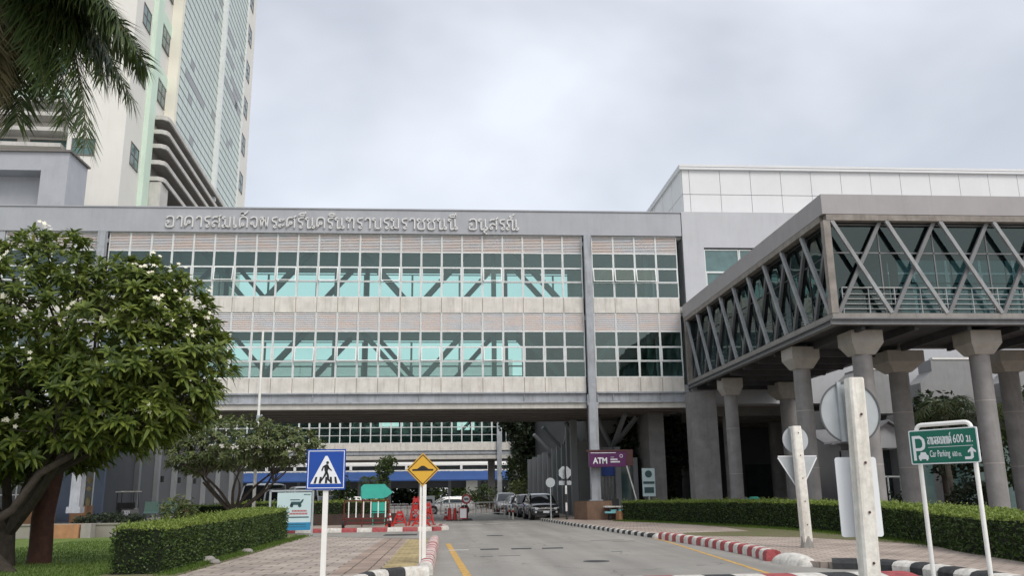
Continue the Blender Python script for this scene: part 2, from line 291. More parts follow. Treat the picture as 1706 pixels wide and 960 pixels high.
# ------------------------------------------------------------------ mesh builder
class MB:
    def __init__(s): s.v = []; s.f = []; s.mi = []; s.m = 0
    def add(s, vs, fs):
        o = len(s.v); s.v += [tuple(x) for x in vs]
        for f in fs: s.f.append(tuple(i + o for i in f)); s.mi.append(s.m)
        return s
    def box(s, x0, y0, z0, x1, y1, z1):
        vs = [(x0, y0, z0), (x1, y0, z0), (x1, y1, z0), (x0, y1, z0), (x0, y0, z1), (x1, y0, z1), (x1, y1, z1), (x0, y1, z1)]
        return s.add(vs, [(0, 3, 2, 1), (4, 5, 6, 7), (0, 1, 5, 4), (1, 2, 6, 5), (2, 3, 7, 6), (3, 0, 4, 7)])
    def beam(s, p0, p1, w, h, upv=(0, 0, 1)):
        p0, p1 = Vector(p0), Vector(p1); d = (p1 - p0).normalized(); u = Vector(upv)
        a = d.cross(u)
        if a.length < 1e-4: a = d.cross(Vector((1, 0, 0)))
        a.normalize(); b = a.cross(d).normalized(); a *= w / 2; b *= h / 2
        vs = [p + x * a + y * b for p in (p0, p1) for x, y in ((-1, -1), (1, -1), (1, 1), (-1, 1))]
        return s.add(vs, [(0, 1, 2, 3), (7, 6, 5, 4), (0, 4, 5, 1), (1, 5, 6, 2), (2, 6, 7, 3), (3, 7, 4, 0)])
    def tube(s, pts, rs, n=8, caps=True):
        pts = [Vector(p) for p in pts]
        if not isinstance(rs, (list, tuple)): rs = [rs] * len(pts)
        rings = []; pa = None
        for i, p in enumerate(pts):
            d = (pts[min(i + 1, len(pts) - 1)] - pts[max(i - 1, 0)])
            if d.length < 1e-6: d = Vector((0, 0, 1))
            d.normalize()
            if pa is None:
                pa = d.cross(Vector((0, 0, 1)))
                if pa.length < 1e-3: pa = Vector((1, 0, 0))
            pa = (pa - d * pa.dot(d)).normalized(); b = d.cross(pa)
            rings.append([p + (pa * math.cos(t) + b * math.sin(t)) * rs[i] for t in [2 * math.pi * k / n for k in range(n)]])
        return s.loft(rings, caps)
    def loft(s, rings, caps=True, closed=True):
        n = len(rings[0]); vs = [p for r in rings for p in r]; fs = []
        for i in range(len(rings) - 1):
            for k in range(n if closed else n - 1):
                a = i * n + k; b = i * n + (k + 1) % n; fs.append((a, b, b + n, a + n))
        if caps: fs.append(tuple(range(n))[::-1]); fs.append(tuple((len(rings) - 1) * n + k for k in range(n)))
        return s.add(vs, fs)
    def prism(s, pts, y0, y1):          # pts in (x, z), extruded along y
        n = len(pts); vs = [(x, y0, z) for x, z in pts] + [(x, y1, z) for x, z in pts]
        fs = [tuple(range(n)), tuple(range(2 * n - 1, n - 1, -1))] + [(k, (k + 1) % n, (k + 1) % n + n, k + n)[::-1] for k in range(n)]
        return s.add(vs, fs)
    def slab(s, pts, z0, z1):           # pts in (x, y)
        n = len(pts); vs = [(x, y, z0) for x, y in pts] + [(x, y, z1) for x, y in pts]
        fs = [tuple(range(n))[::-1], tuple(range(n, 2 * n))] + [(k, (k + 1) % n, (k + 1) % n + n, k + n) for k in range(n)]
        return s.add(vs, fs)
    def disc(s, x, y, z, r, t=0.004, n=24, sq=1):   # facing -y
        return s.prism([(x + r * math.cos(2 * math.pi * k / n + (math.pi / n if n < 10 else 0)), z + sq * r * math.sin(2 * math.pi * k / n + (math.pi / n if n < 10 else 0))) for k in range(n)], y - t, y)
    def xf(s, mtx): s.v = [tuple(mtx @ Vector(p)) for p in s.v]; return s
    def build(s, name, m, parent=None, smooth=None, local=False):
        me = bpy.data.meshes.new(name)
        off = Vector((0, 0, 0))
        if parent is not None and not local:
            p = parent
            while p is not None: off += p.location; p = p.parent
        vs = [(a - off.x, b - off.y, c - off.z) for a, b, c in s.v] if off.length else s.v
        me.from_pydata(vs, [], s.f)
        ms = m if isinstance(m, (list, tuple)) else [m]
        for q in ms: me.materials.append(M[q])
        if len(ms) > 1: me.polygons.foreach_set('material_index', s.mi)
        if smooth is not None:
            me.polygons.foreach_set('use_smooth', [True] * len(me.polygons)); me.set_sharp_from_angle(angle=R(smooth))
        me.update()
        o = bpy.data.objects.new(name, me); COL.objects.link(o)
        if parent is not None: o.parent = parent
        return o
def tag(o, label, cat, group=None):
    o['label'] = label; o['category'] = cat
    if group: o['group'] = group
    return o
def thing(name, label, cat, loc=(0, 0, 0), group=None, rz=0):
    o = bpy.data.objects.new(name, None); COL.objects.link(o); o.location = loc; o.rotation_euler = (0, 0, rz); o.empty_display_size = 0.2
    return tag(o, label, cat, group)
def struct(o, kind='structure'): o['kind'] = kind; return o
def copy_tree(o, parent=None):
    c = o.copy(); COL.objects.link(c)
    if parent is not None: c.parent = parent
    for ch in list(o.children): copy_tree(ch, c)
    return c
FONT_CACHE = {}
def text_mb(mb, s, x, y, z, width=None, height=None, depth=0.02, bold=0.0):
    """adds text to mb, left-bottom (x,z), facing -y, its back on the plane y"""
    cu = bpy.data.curves.new('t', 'FONT'); cu.body = s; cu.extrude = 0.5; cu.offset = bold; cu.resolution_u = 3
    o = bpy.data.objects.new('t', cu); COL.objects.link(o)
    dg = bpy.context.evaluated_depsgraph_get(); me = bpy.data.meshes.new_from_object(o.evaluated_get(dg))
    xs = [v.co.x for v in me.vertices]; ys = [v.co.y for v in me.vertices]
    if xs:
        x0, x1, y0, y1 = min(xs), max(xs), min(ys), max(ys)
        sx = width / (x1 - x0) if width else None; sy = height / (y1 - y0) if height else None
        sx = sx or sy; sy = sy or sx
        mb.add([(x + (v.co.x - x0) * sx, y - (v.co.z + 0.5) * depth, z + (v.co.y - y0) * sy) for v in me.vertices], [tuple(p.vertices) for p in me.polygons])
    bpy.data.objects.remove(o); bpy.data.curves.remove(cu); bpy.data.meshes.remove(me)

THAI = {  # advance, strokes, loop centres (unit height letters, traditional looped forms)
 'อ': (.72, [[(.09,.44),(.08,.12),(.2,.02),(.5,.02),(.62,.14),(.62,.78),(.48,.95),(.24,.95),(.08,.82)]], [(.19,.46)]),
 'า': (.58, [[(.08,.76),(.2,.95),(.36,.95),(.47,.8),(.47,0)]], []),
 'ค': (.78, [[(.08,0),(.08,.72),(.24,.95),(.5,.95),(.66,.75),(.66,0)], [(.28,.36),(.08,.04)]], [(.37,.44)]),
 'ศ': (.80, [[(.08,0),(.08,.72),(.24,.93),(.5,.93),(.66,.73),(.66,0)], [(.28,.36),(.08,.04)], [(.52,.88),(.76,1.12)]], [(.37,.44)]),
 'ร': (.54, [[(.42,.12),(.41,.46),(.14,.62),(.12,.84),(.26,.92),(.5,.96)]], [(.32,.11)]),
 'ส': (.74, [[(.08,.18),(.1,.42),(.32,.54),(.6,.4)], [(.6,0),(.6,.75),(.46,.93),(.2,.93),(.08,.8)], [(.48,.88),(.74,1.12)]], [(.19,.16)]),
 'ล': (.72, [[(.08,.18),(.1,.42),(.32,.54),(.6,.4)], [(.6,0),(.6,.75),(.46,.93),(.2,.93),(.08,.8)]], [(.19,.16)]),
 'ม': (.76, [[(.24,.86),(.24,.12)], [(.22,.14),(.62,.03)], [(.62,0),(.62,.97)]], [(.14,.86),(.14,.12)]),
 'เ': (.40, [[(.1,.97),(.1,.12)]], [(.2,.11)]),
 'ด': (.78, [[(.22,.2),(.1,.04),(.08,.72),(.24,.95),(.5,.95),(.66,.75),(.66,0)]], [(.31,.26)]),
 'จ': (.68, [[(.06,.84),(.28,.96),(.5,.9),(.56,.7),(.56,.22),(.43,.03),(.30,.3)]], [(.20,.38)]),
 'พ': (.84, [[(.08,.84),(.17,.02)],[(.17,.02),(.39,.90)],[(.39,.90),(.60,.02)],[(.60,.02),(.70,.97)]], [(.18,.86)]),
 'ะ': (.50, [[(.2,.62),(.42,.80)], [(.2,.12),(.42,.30)]], [(.13,.70),(.13,.2)]),
 'น': (.80, [[(.24,.86),(.24,.02),(.56,.17),(.56,.97)]], [(.14,.86),(.66,.11)]),
 'ท': (.78, [[(.24,.86),(.24,0)], [(.24,.45),(.42,.92),(.56,.93),(.64,.8),(.64,0)]], [(.14,.86)]),
 'บ': (.78, [[(.24,.86),(.24,.03)], [(.2,.03),(.68,.03)], [(.66,.03),(.66,.97)]], [(.14,.86)]),
 'ช': (.74, [[(.24,.84),(.2,.62),(.1,.44),(.14,.03),(.58,.03),(.58,.58),(.48,.74),(.70,.99)]], [(.14,.84)]),
 'ณ': (1.02, [[(.22,.1),(.21,.42),(.08,.6),(.12,.88),(.4,.95),(.5,.8),(.5,.03),(.78,.16),(.78,.97)]], [(.12,.12),(.88,.1)]),
 'ถ': (.76, [[(.22,.1),(.2,.48),(.09,.66),(.22,.92),(.5,.95),(.64,.78),(.64,0)]], [(.12,.12)]),
 'ย': (.74, [[(.22,.74),(.09,.52),(.16,.03),(.62,.03)], [(.62,.03),(.62,.97)]], [(.15,.84)]),
 'ต': (.78, [[(.08,0),(.08,.78),(.2,.95),(.36,.82),(.52,.95),(.66,.78),(.66,0)], [(.28,.36),(.08,.04)]], [(.37,.44)]),
 'ี': (0, [[(0,1.14),(.1,1.32),(.38,1.34),(.5,1.16)], [(0,1.14),(.5,1.14)], [(.5,1.14),(.5,1.5)]], []),
 'ิ': (0, [[(0,1.14),(.1,1.32),(.38,1.34),(.5,1.16)], [(0,1.14),(.5,1.14)]], []),
 '็': (0, [[(.06,1.16),(.1,1.34),(.28,1.22),(.44,1.34),(.54,1.5)]], [(.14,1.2)]),
 '์': (0, [[(.34,1.24),(.52,1.48)]], [(.27,1.2)]),
 'ุ': (0, [[(.52,-.14),(.52,-.42)]], [(.43,-.16)]),
 ' ': (.55, [], []),
}
def thai_mb(mb, s, x, y, z, width, height, depth=0.1, sw=0.095, gap=0.06):
    """Thai words built from bar strokes and rings: left bottom (x, z), back on y, letters facing -y"""
    tot = sum(THAI[c][0] + (gap if THAI[c][0] else 0) for c in s) - gap; kx = width / tot; kz = height; cx = 0
    w = sw * min(kx, kz) * 0.5 if width else 0; W2 = sw * kz * 0.5
    def stroke(P, closed=False):
        n = len(P); lft, rgt = [], []
        for i, p in enumerate(P):
            a = P[(i - 1) % n] if (closed or i) else p; b = P[(i + 1) % n] if (closed or i < n - 1) else p
            d = Vector((b[0] - a[0], b[1] - a[1])); d.normalize(); nn = Vector((-d.y, d.x)) * W2
            lft.append((p[0] + nn.x, p[1] + nn.y)); rgt.append((p[0] - nn.x, p[1] - nn.y))
        rg = [[Vector((l[0], y - depth, l[1])), Vector((r_[0], y - depth, r_[1])), Vector((r_[0], y, r_[1])), Vector((l[0], y, l[1]))] for l, r_ in zip(lft, rgt)]
        if closed: rg.append(rg[0])
        mb.loft(rg, caps=not closed)
    prev = 0
    for c in s:
        adv, st, lo = THAI[c]
        ox = cx if adv else prev + .12
        for P in st:
            Q = []
            if len(P) > 2:
                for i in range(len(P) - 1):
                    p0, p1, p2, p3 = P[max(i - 1, 0)], P[i], P[i + 1], P[min(i + 2, len(P) - 1)]
                    for t in (0, .25, .5, .75):
                        Q.append(tuple(0.5 * (2 * p1[k] + (p2[k] - p0[k]) * t * .7 + (2 * p0[k] - 5 * p1[k] + 4 * p2[k] - p3[k]) * t * t * .7 + (3 * p1[k] - p0[k] - 3 * p2[k] + p3[k]) * t ** 3 * .7 + 2 * (p2[k] - p1[k]) * .3 * t) for k in (0, 1)))
                Q.append(P[-1])
            else: Q = P
            stroke([(x + (ox + a) * kx, z + b * kz) for a, b in Q])
        for a, b in lo: stroke([(x + (ox + a) * kx + 0.095 * kx * math.cos(t), z + b * kz + 0.095 * kz * math.sin(t)) for t in [k * math.pi / 5 for k in range(10)]], True)
        if adv: prev = cx; cx += adv + gap

# ================================================================== SETTING: ground
struct(MB().box(-900, -300, -0.35, 900, 1500, -0.04).build('ground', 'concrete_apron'))
struct(MB().slab([(-70, -40), (9, -40), (16, 10), (16, 14), (12, 60), (12, 250), (-70, 250)], -0.03, 0.0).build('road', 'asphalt'))
LP = [(-0.62, 18.75), (-1.25, 18.4), (-1.6, 17.6), (-1.75, 16.2), (-1.75, 2), (-6.3, 2), (-6.3, 36.0), (-5.7, 35.8), (-0.62, 31.9)]
struct(MB().slab(LP[::-1], -0.02, 0.12).build('pavement', 'paver_left'))
struct(MB().slab([(-2.3, 18.0), (-1.42, 18.5), (-1.42, 32.3), (-2.3, 32.9)], 0.1, 0.124).build('pavement_border', 'paver_edge'))
mb = MB()
for k in range(46):                                   # tactile paving, ribbed bars on slabs
    y = 18.75 + k * 0.285; mb.box(-1.38, y, 0.1, -0.68, y + 0.272, 0.126)
    for q in range(5): mb.box(-1.33 + q * 0.135, y + 0.02, 0.12, -1.27 + q * 0.135, y + 0.25, 0.134)
struct(mb.build('tactile_strip', 'tactile_yellow'))
struct(MB().slab([(-5.7, 35.95), (-5.7, 35.7), (-0.62, 31.75), (-0.62, 32.05)], 0.05, 0.135).build('pavement_edging', 'kerb_concrete'))
struct(MB().slab([(-45, 2), (-6.3, 2), (-6.3, 38.4), (-45, 38.4)], -0.02, 0.10).build('lawn', 'lawn'))
struct(MB().slab([(-6.95, 2), (-5.45, 2), (-5.3, 26), (-5.5, 36.2), (-6.95, 36.4)], 0.02, 0.13).build('soil_strip', 'earth_grass'))
struct(MB().slab([(-11.9, 34.3), (-8.3, 34.9), (-8.3, 35.3), (-11.9, 34.75)], 0.02, 0.11).build('garden_path', 'concrete_apron'))
struct(MB().slab([(-60, 39.2), (-13.4, 39.2), (-13.4, 47.5), (-15.5, 48.5), (-15.5, 110), (-60, 110)], -0.02, 0.11).build('courtyard', 'concrete_apron'))
struct(MB().slab([(-12.6, 42.3), (-0.75, 42.3), (-0.1, 43.2), (-0.15, 45.4), (-0.8, 47.6), (-1.6, 49.0), (-12.6, 49.0)], -0.02, 0.12).build('traffic_island', 'paver_right'))
KR = [(4.9, 125), (5.2, 90), (5.55, 68), (5.96, 56.3), (6.55, 46), (7.25, 36.5), (7.6, 32.4), (7.9, 27), (7.85, 22.5), (7.66, 20.3), (7.9, 18.9), (8.5, 18.5), (9.0, 18.0), (9.2, 17.2), (9.25, 15), (9.25, -10)]
struct(MB().slab(([(60, -10), (60, 125)] + KR)[::-1], -0.02, 0.12).build('pavement', 'paver_right'))
struct(MB().slab([(7.95, 31.8), (9.4, 30.6), (11.6, 29), (12.9, 25), (13.2, 20), (14, 20), (15.6, 30), (14.4, 38), (12.6, 44), (10.6, 49.6), (9.4, 49), (11.2, 44), (11.9, 38), (11.6, 34), (9.0, 33.5)], 0.1, 0.127).build('verge', 'earth_grass'))

def stripe_kerb(name, pts, seg, mats, w=0.32, h=0.24, z0=-0.02, gap=0.004):
    """rounded concrete kerb along pts, painted in alternating blocks"""
    P = [Vector((a, b, 0)) for a, b in pts]; mb = MB()
    L = [0]
    for i in range(len(P) - 1): L.append(L[-1] + (P[i + 1] - P[i]).length)
    def at(d):
        for i in range(len(P) - 1):
            if d <= L[i + 1] or i == len(P) - 2:
                t = (d - L[i]) / (L[i + 1] - L[i]); return P[i].lerp(P[i + 1], t), (P[i + 1] - P[i]).normalized()
    d = 0; k = 0
    while d < L[-1] - 0.05:
        e_ = min(d + seg, L[-1]); rings = []
        for q in (d + gap, e_ - gap):
            p, t = at(q); nrm = Vector((t.y, -t.x, 0)); j = 1 + 0.06 * noise.noise(Vector((p.x * 2, p.y * 2, k)))
            prof = [(-0.5, 0), (-0.5, 0.62), (-0.40, 0.88), (-0.2, 1.0), (0.2, 1.0), (0.40, 0.88), (0.5, 0.62), (0.5, 0)]
            rings.append([p + nrm * (u * w * j) + Vector((0, 0, z0 + v * (h - z0) * j)) for u, v in prof])
        mb.m = k % len(mats); mb.loft(rings); d = e_; k += 1
    o = mb.build(name, mats, smooth=35); struct(o); return o
stripe_kerb('kerb', [(-0.46, 18.95), (-0.46, 31.6)], 0.36, ['kerb_white', 'pink_kerb', 'kerb_white', 'kerb_red'], w=0.30, h=0.25)
stripe_kerb('kerb', [(-0.45, 18.85), (-1.2, 18.4), (-1.55, 17.6), (-1.7, 16.2), (-1.7, 2)], 0.55, ['kerb_white', 'kerb_black'], w=0.3, h=0.2)
stripe_kerb('kerb', [(-12.6, 42.25), (-0.75, 42.25)], 0.7, ['kerb_white', 'kerb_red'], w=0.26, h=0.19)
stripe_kerb('kerb', [(-0.75, 42.25), (-0.08, 43.2), (-0.12, 45.4), (-0.78, 47.6), (-1.6, 49.0)], 0.6, ['kerb_red', 'kerb_white'], w=0.26, h=0.19)
stripe_kerb('kerb', [(7.66, 20.9), (7.86, 22.5), (7.92, 27), (7.62, 31.7)], 0.40, ['kerb_red', 'kerb_white'], w=0.36, h=0.25)
stripe_kerb('kerb', [(7.55, 32.75), (7.22, 36.6), (6.52, 46), (5.94, 56.2)], 0.42, ['kerb_black', 'kerb_white'], w=0.26, h=0.15)
stripe_kerb('kerb', [(5.94, 56.2), (5.2, 90), (4.9, 125)], 1.0, ['kerb_concrete', 'kerb_concrete'], w=0.2, h=0.15)
stripe_kerb('kerb', [(8.1, 18.72), (8.6, 18.5), (9.05, 18.0), (9.24, 17.2), (9.28, 15), (9.28, 2)], 0.5, ['kerb_black', 'kerb_white'], w=0.5, h=0.21)
def kerb_end(x, y, sx, sy, h, rz=0):
    mb = MB(); rings = []
    for q in range(6):
        a = q / 5 * math.pi / 2 * 0.98; r = math.cos(a); z = h * math.sin(a)
        rings.append([Vector((sx * r * math.cos(t), sy * r * math.sin(t), z)) for t in [2 * math.pi * k / 14 for k in range(14)]])
    mb.loft(rings); mb.xf(Matrix.Translation((x, y, -0.02)) @ Matrix.Rotation(rz, 4, 'Z')); struct(mb.build('kerb', 'kerb_white', smooth=50))
kerb_end(7.76, 19.95, 0.30, 0.85, 0.27, R(10)); kerb_end(7.60, 32.25, 0.22, 0.5, 0.2)
def line(name, pts, w, m, z=0.004):
    mb = MB(); P = [Vector((a, b, 0)) for a, b in pts]
    for i in range(len(P) - 1):
        t = (P[i + 1] - P[i]).normalized(); n = Vector((t.y, -t.x, 0)) * w / 2
        mb.slab([tuple((P[i] - n).xy), tuple((P[i] + n).xy), tuple((P[i + 1] + n).xy), tuple((P[i + 1] - n).xy)], z - 0.003, z)
    return struct(mb.build(name, m))
line('lane_marking', [(0.62, 2), (0.40, 18.5), (0.0, 31)], 0.17, 'yellow_line')
line('lane_marking', [(6.1, 2), (6.36, 17.4), (7.36, 30), (7.42, 32.5)], 0.11, 'yellow_line')
for x0, x1, y in [(-0.3, 1.9, 50.2), (2.2, 2.9, 51.2), (0.2, 1.3, 52.4), (3.4, 4.0, 52.6), (4.6, 5.4, 53.2)]: line('road_marking', [(x0, y), (x1, y + 0.25)], 0.28, 'white_line', 0.006)
line('road_marking', [(0.02, 27.2), (0.62, 27.25)], 0.26, 'white_line', 0.008)
# short rubber hump strips bolted to the road
for x, w in [(0.98, 0.55), (1.92, 0.60), (2.86, 0.62)]:
    mb = MB(); mb.loft([[Vector((x, 27.15, 0)), Vector((x, 27.25, 0.022)), Vector((x, 27.4, 0.022)), Vector((x, 27.5, 0))], [Vector((x + w, 27.2, 0)), Vector((x + w, 27.3, 0.022)), Vector((x + w, 27.45, 0.022)), Vector((x + w, 27.55, 0))]])
    struct(mb.build('rumble_strip', 'asphalt_patch'))
for x, y, w in [(0.85, 24.2, 0.35), (1.35, 24.35, 0.6), (4.6, 25.3, 0.3), (5.0, 31.5, 1.2), (5.6, 30.6, 0.8)]: line('road_patch', [(x, y), (x + w, y + 0.06)], 0.07, 'asphalt_patch', 0.005)
line('road_patch', [(-2.7, 38.6), (-1.3, 38.6)], 1.5, 'asphalt_patch', 0.005)
# striped speed hump across the road
mb = MB()
for k in range(18):
    x0 = -1.4 + k * 0.56; x1 = x0 + 0.552; rings = []
    for x in (x0, x1):
        rings.append([Vector((x, 16.0 + u * 1.5, 0.002 + 0.09 * math.sin(math.pi * u))) for u in [q / 8 for q in range(9)]])
    mb.m = k % 4; mb.loft(rings, closed=False, caps=False)
struct(mb.build('speed_hump', ['kerb_white', 'kerb_red', 'kerb_white', 'kerb_black'], smooth=60))

# ================================================================== MAIN BRIDGE BUILDING
def window_module(w, h, rows, depth=0.10, fr=0.06, open_row=None, gl='glass_teal', frame='alu_frame', parent=None, panes=True):
    """local origin = left bottom, front face on y=0, facing -y. rows = list of transom heights"""
    mb = MB(); zs = [0] + rows + [h]
    mb.box(0.003, 0.0, 0.0, fr, depth, h); mb.box(w - fr, 0.0, 0.0, w - 0.003, depth, h)
    for i, z in enumerate(zs):
        a, b = (z - fr / 2, z + fr / 2)
        if i == 0: a, b = 0.002, fr
        if i == len(zs) - 1: a, b = h - fr, h - 0.002
        mb.box(fr, 0.004, a, w - fr, depth - 0.004, b)
    o = mb.build('window', frame)
    if parent: o.parent = parent
    spans = [(0, len(zs) - 1)] if open_row is None else [(0, open_row), (open_row + 1, len(zs) - 1)]
    for a, b in spans:
        if a == b: continue
        q = MB().add([(fr, depth * 0.5, zs[a]), (w - fr, depth * 0.5, zs[a]), (w - fr, depth * 0.5, zs[b]), (fr, depth * 0.5, zs[b])], [(0, 1, 2, 3)]).build('pane', gl); q.parent = o
    # sash frames of the two lower rows (awning lights), the open one tilted out at the bottom
    for i in range(len(zs) - 1):
        if i == len(zs) - 2 and len(zs) > 2: continue
        if i != open_row and not (i == len(zs) - 3): continue
        z0, z1 = zs[i] + fr / 2, zs[i + 1] - fr / 2; t = 0.045; sb = MB()
        yo = -0.012
        sb.box(fr, yo, z0, fr + t, yo + 0.03, z1); sb.box(w - fr - t, yo, z0, w - fr, yo + 0.03, z1); sb.box(fr + t, yo, z0, w - fr - t, yo + 0.03, z0 + t); sb.box(fr + t, yo, z1 - t, w - fr - t, yo + 0.03, z1)
        if i == open_row:
            ang = 11
            mtx = Matrix.Translation((0, yo, z1)) @ Matrix.Rotation(R(-ang), 4, 'X') @ Matrix.Translation((0, -yo, -z1))
            sb.xf(mtx); s_o = sb.build('sash', 'alu_white'); s_o.parent = o
            gb = MB().add([(fr + t, yo + 0.02, z0 + t), (w - fr - t, yo + 0.02, z0 + t), (w - fr - t, yo + 0.02, z1 - t), (fr + t, yo + 0.02, z1 - t)], [(0, 1, 2, 3)]).xf(mtx)
            g_o = gb.build('sash_pane', gl); g_o.parent = o
        else:
            s_o = sb.build('sash', frame); s_o.parent = o
    return o
def louvre_module(w, h, n, parent):
    mb = MB(); mb.box(0.003, 0.0, 0, 0.05, 0.1, h); mb.box(w - 0.05, 0.0, 0, w - 0.003, 0.1, h); mb.box(0.05, 0.0, h - 0.04, w - 0.05, 0.1, h); mb.m = 1
    for k in range(n):
        z = (k + 0.1) * (h - 0.04) / n; hh = (h - 0.04) / n
        mb.add([(0.05, 0.012, z), (w - 0.05, 0.012, z), (w - 0.05, 0.085, z + hh * 0.98), (0.05, 0.085, z + hh * 0.98), (0.05, 0.03, z - 0.004), (w - 0.05, 0.03, z - 0.004), (w - 0.05, 0.095, z + hh * 0.94), (0.05, 0.095, z + hh * 0.94)],
               [(0, 1, 2, 3), (7, 6, 5, 4), (0, 4, 5, 1), (3, 2, 6, 7), (0, 3, 7, 4), (1, 5, 6, 2)])
    o = mb.build('louvre_panel', ['alu_frame', 'louvre_slat']); o.parent = parent; return o
def sill_module(w, h, parent):
    mb = MB(); mb.box(0.02, 0.0, 0, w - 0.02, 0.12, h); mb.m = 1; mb.box(-0.02, 0.025, 0, 0.02, 0.11, h)
    o = mb.build('sill_panel', ['cream_concrete', 'stain_joint']); o.parent = parent; return o

FY = 53.0
br = thing('bridge_building', 'long cream and grey glazed building spanning the road, raised Thai lettering along its top', 'building', (-6, FY, 0))
bays = []
x = -26.97
for k in range(4): bays.append((x, 1.39)); x += 1.39
x = -20.84; W23 = (8.46 + 20.84) / 23
for k in range(23): bays.append((x, W23)); x += W23
x = 9.06
for k in range(4): bays.append((x, 1.385)); x += 1.385
openset_hi = {6, 9, 12, 14, 17, 22, 27, 28, 29}; openset_lo = {9, 13, 15, 16, 17, 19, 22}
protos = {}
def place(proto_key, maker, loc):
    if proto_key not in protos: o = protos[proto_key] = maker()
    else: o = copy_tree(protos[proto_key], br)
    o.location = Vector(loc) - br.location; return o
for fl, (zl0, zl1, zw0, zs0, rows) in enumerate([(16.55, 17.68, 13.61, 12.66, [1.0, 1.94]), (11.49, 12.66, 8.59, 7.70, [1.0, 1.92])]):
    for i, (bx, bw) in enumerate(bays):
        wk = round(bw, 3)
        opn = 1 if i in (openset_hi if fl == 0 else openset_lo) else None
        place(('w', fl, wk, opn), lambda: window_module(bw, zl0 - zw0, rows, open_row=opn, parent=br), (bx, FY, zw0))
        place(('l', fl, wk), lambda: louvre_module(bw, zl1 - zl0, 9 if fl == 1 else 11, br), (bx, FY, zl0 + 0.001))
        place(('s', fl, wk), lambda: sill_module(bw, zw0 - zs0, br), (bx, FY - 0.02, zs0))
    # rear glazing, wider bays
    for k in range(12):
        bx = -26.9 + k * 3.46
        place(('r', fl), lambda: window_module(3.46, zl1 - zw0 - 0.0, [1.5, 2.3], gl='glass_clear', fr=0.07, parent=br), (bx, FY + 9.4, zw0 - 0.2))
    MB().box((8.6, 5.2)[fl], FY + 8.0, zs0 + 0.42, 14.85, FY + 8.2, zl1 - 0.14).build('sky_blocking_wall', ('blocking_wall_green', 'inner_teal')[fl], br); MB().box(-27, FY + 8.0, zs0 + 0.42, (-18.2, -16.8)[fl], FY + 8.2, zl1 - 0.14).build('sky_blocking_wall', 'inner_teal', br)  # walls added to darken the end bays, in place of dark reflections
    m_ = MB(); m_.box(-27, FY + 0.13, zs0, 14.9, FY + 9.5, zs0 + 0.42)
    m_.box(-27, FY + 9.42, zs0 + 0.42, 14.9, FY + 9.56, zw0 - 0.2)
    m_.build('floor_slab', 'interior_wall', br)
    c = MB(); c.box(-27, FY + 0.13, zl1 - 0.14, 14.9, FY + 9.4, zl1 - 0.06); c.build('ceiling', 'ceiling', br)
    # truss diagonals just inside each glazed side
    for row, yy in ((0, FY + 1.1), (1, FY + 8.4)):
        k = 0; xx = -26.0 + row * 1.2
        while xx < 14:
            z0, z1 = zs0 + 0.42, zl1 - 0.14
            x2 = xx + 3.9
            if x2 < 14.6:
                p0, p1 = ((xx, yy, z0), (x2, yy, z1)) if k % 2 else ((xx, yy, z1), (x2, yy, z0))
                MB().beam(p0, p1, 0.3, 0.5, upv=(0, 1, 0)).build('truss_brace', 'interior_truss', br)
            if k % 2: MB().box(x2 + 0.9, yy - 0.15, z0, x2 + 1.2, yy + 0.15, z1).build('truss_post', 'interior_truss', br)
            xx += 4.1 + (k % 2) * 1.7; k += 1
    rl = MB()
    for z in (0.55, 0.85, 1.1): rl.box(-26.8, FY + 8.9, zs0 + 0.42 + z, 14.6, FY + 8.95, zs0 + 0.47 + z)
    for q in range(24): rl.box(-26.5 + q * 1.75, FY + 8.9, zs0 + 0.42, -26.45 + q * 1.75, FY + 8.95, zs0 + 1.55)
    rl.build('handrail', 'rail_steel', br)
m_ = MB(); m_.box(-27.0, FY + 0.13, 17.6, 14.98, FY + 9.5, 17.75); m_.box(-60, FY + 0.13, 17.75, 14.98, FY + 9.5, 18.9); m_.build('roof', 'ceiling', br)
m_ = MB(); m_.box(-60, FY - 0.16, 17.70, 14.93, FY + 0.12, 19.25); m_.box(-60, FY - 0.22, 19.25, 14.98, FY + 0.3, 19.33)
m_.box(-60, FY + 9.58, 17.62, 14.98, FY + 9.7, 19.2)
m_.build('roof_band', 'grey_cladding', br)
m_ = MB(); m_.box(-60, FY - 0.1, 6.9, -27.0, FY + 9.4, 17.7); m_.build('west_wall', 'grey_cladding', br)
# raised lettering
for word, x0, w_ in (("อาคารสมเด็จพระศรีนครินทราบรมราชชนนี", -17.5, 18.05), ("อนุสรณ์", 1.22, 3.2)):
    lt = MB(); thai_mb(lt, word, x0, FY - 0.17, 17.98, w_, 0.72, depth=0.10, sw=0.115); lt.build('lettering', 'letter_metal', br)
# edge beams: steel I beam over a concrete strip
for nm, x0, x1 in (('a', -60, 8.42), ('b', 9.08, 14.9)):
    m_ = MB(); m_.box(x0, FY - 0.12, 7.60, x1, FY + 0.12, 7.69); m_.box(x0, FY + 0.02, 7.12, x1, FY + 0.1, 7.60); m_.box(x0, FY - 0.14, 7.03, x1, FY + 0.12, 7.12)
    q = x0 + 1.0
    while q < x1: m_.box(q, FY - 0.08, 7.12, q + 0.03, FY + 0.02, 7.6); q += 6.36
    m_.build('edge_beam', 'steel_beam', br)
    MB().box(x0, FY - 0.03, 6.70, x1, FY + 0.3, 7.03).build('edge_strip', 'beam_concrete', br)
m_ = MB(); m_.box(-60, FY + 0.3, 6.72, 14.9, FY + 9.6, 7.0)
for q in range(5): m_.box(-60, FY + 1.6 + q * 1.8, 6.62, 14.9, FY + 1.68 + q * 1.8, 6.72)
m_.build('soffit', 'soffit', br)
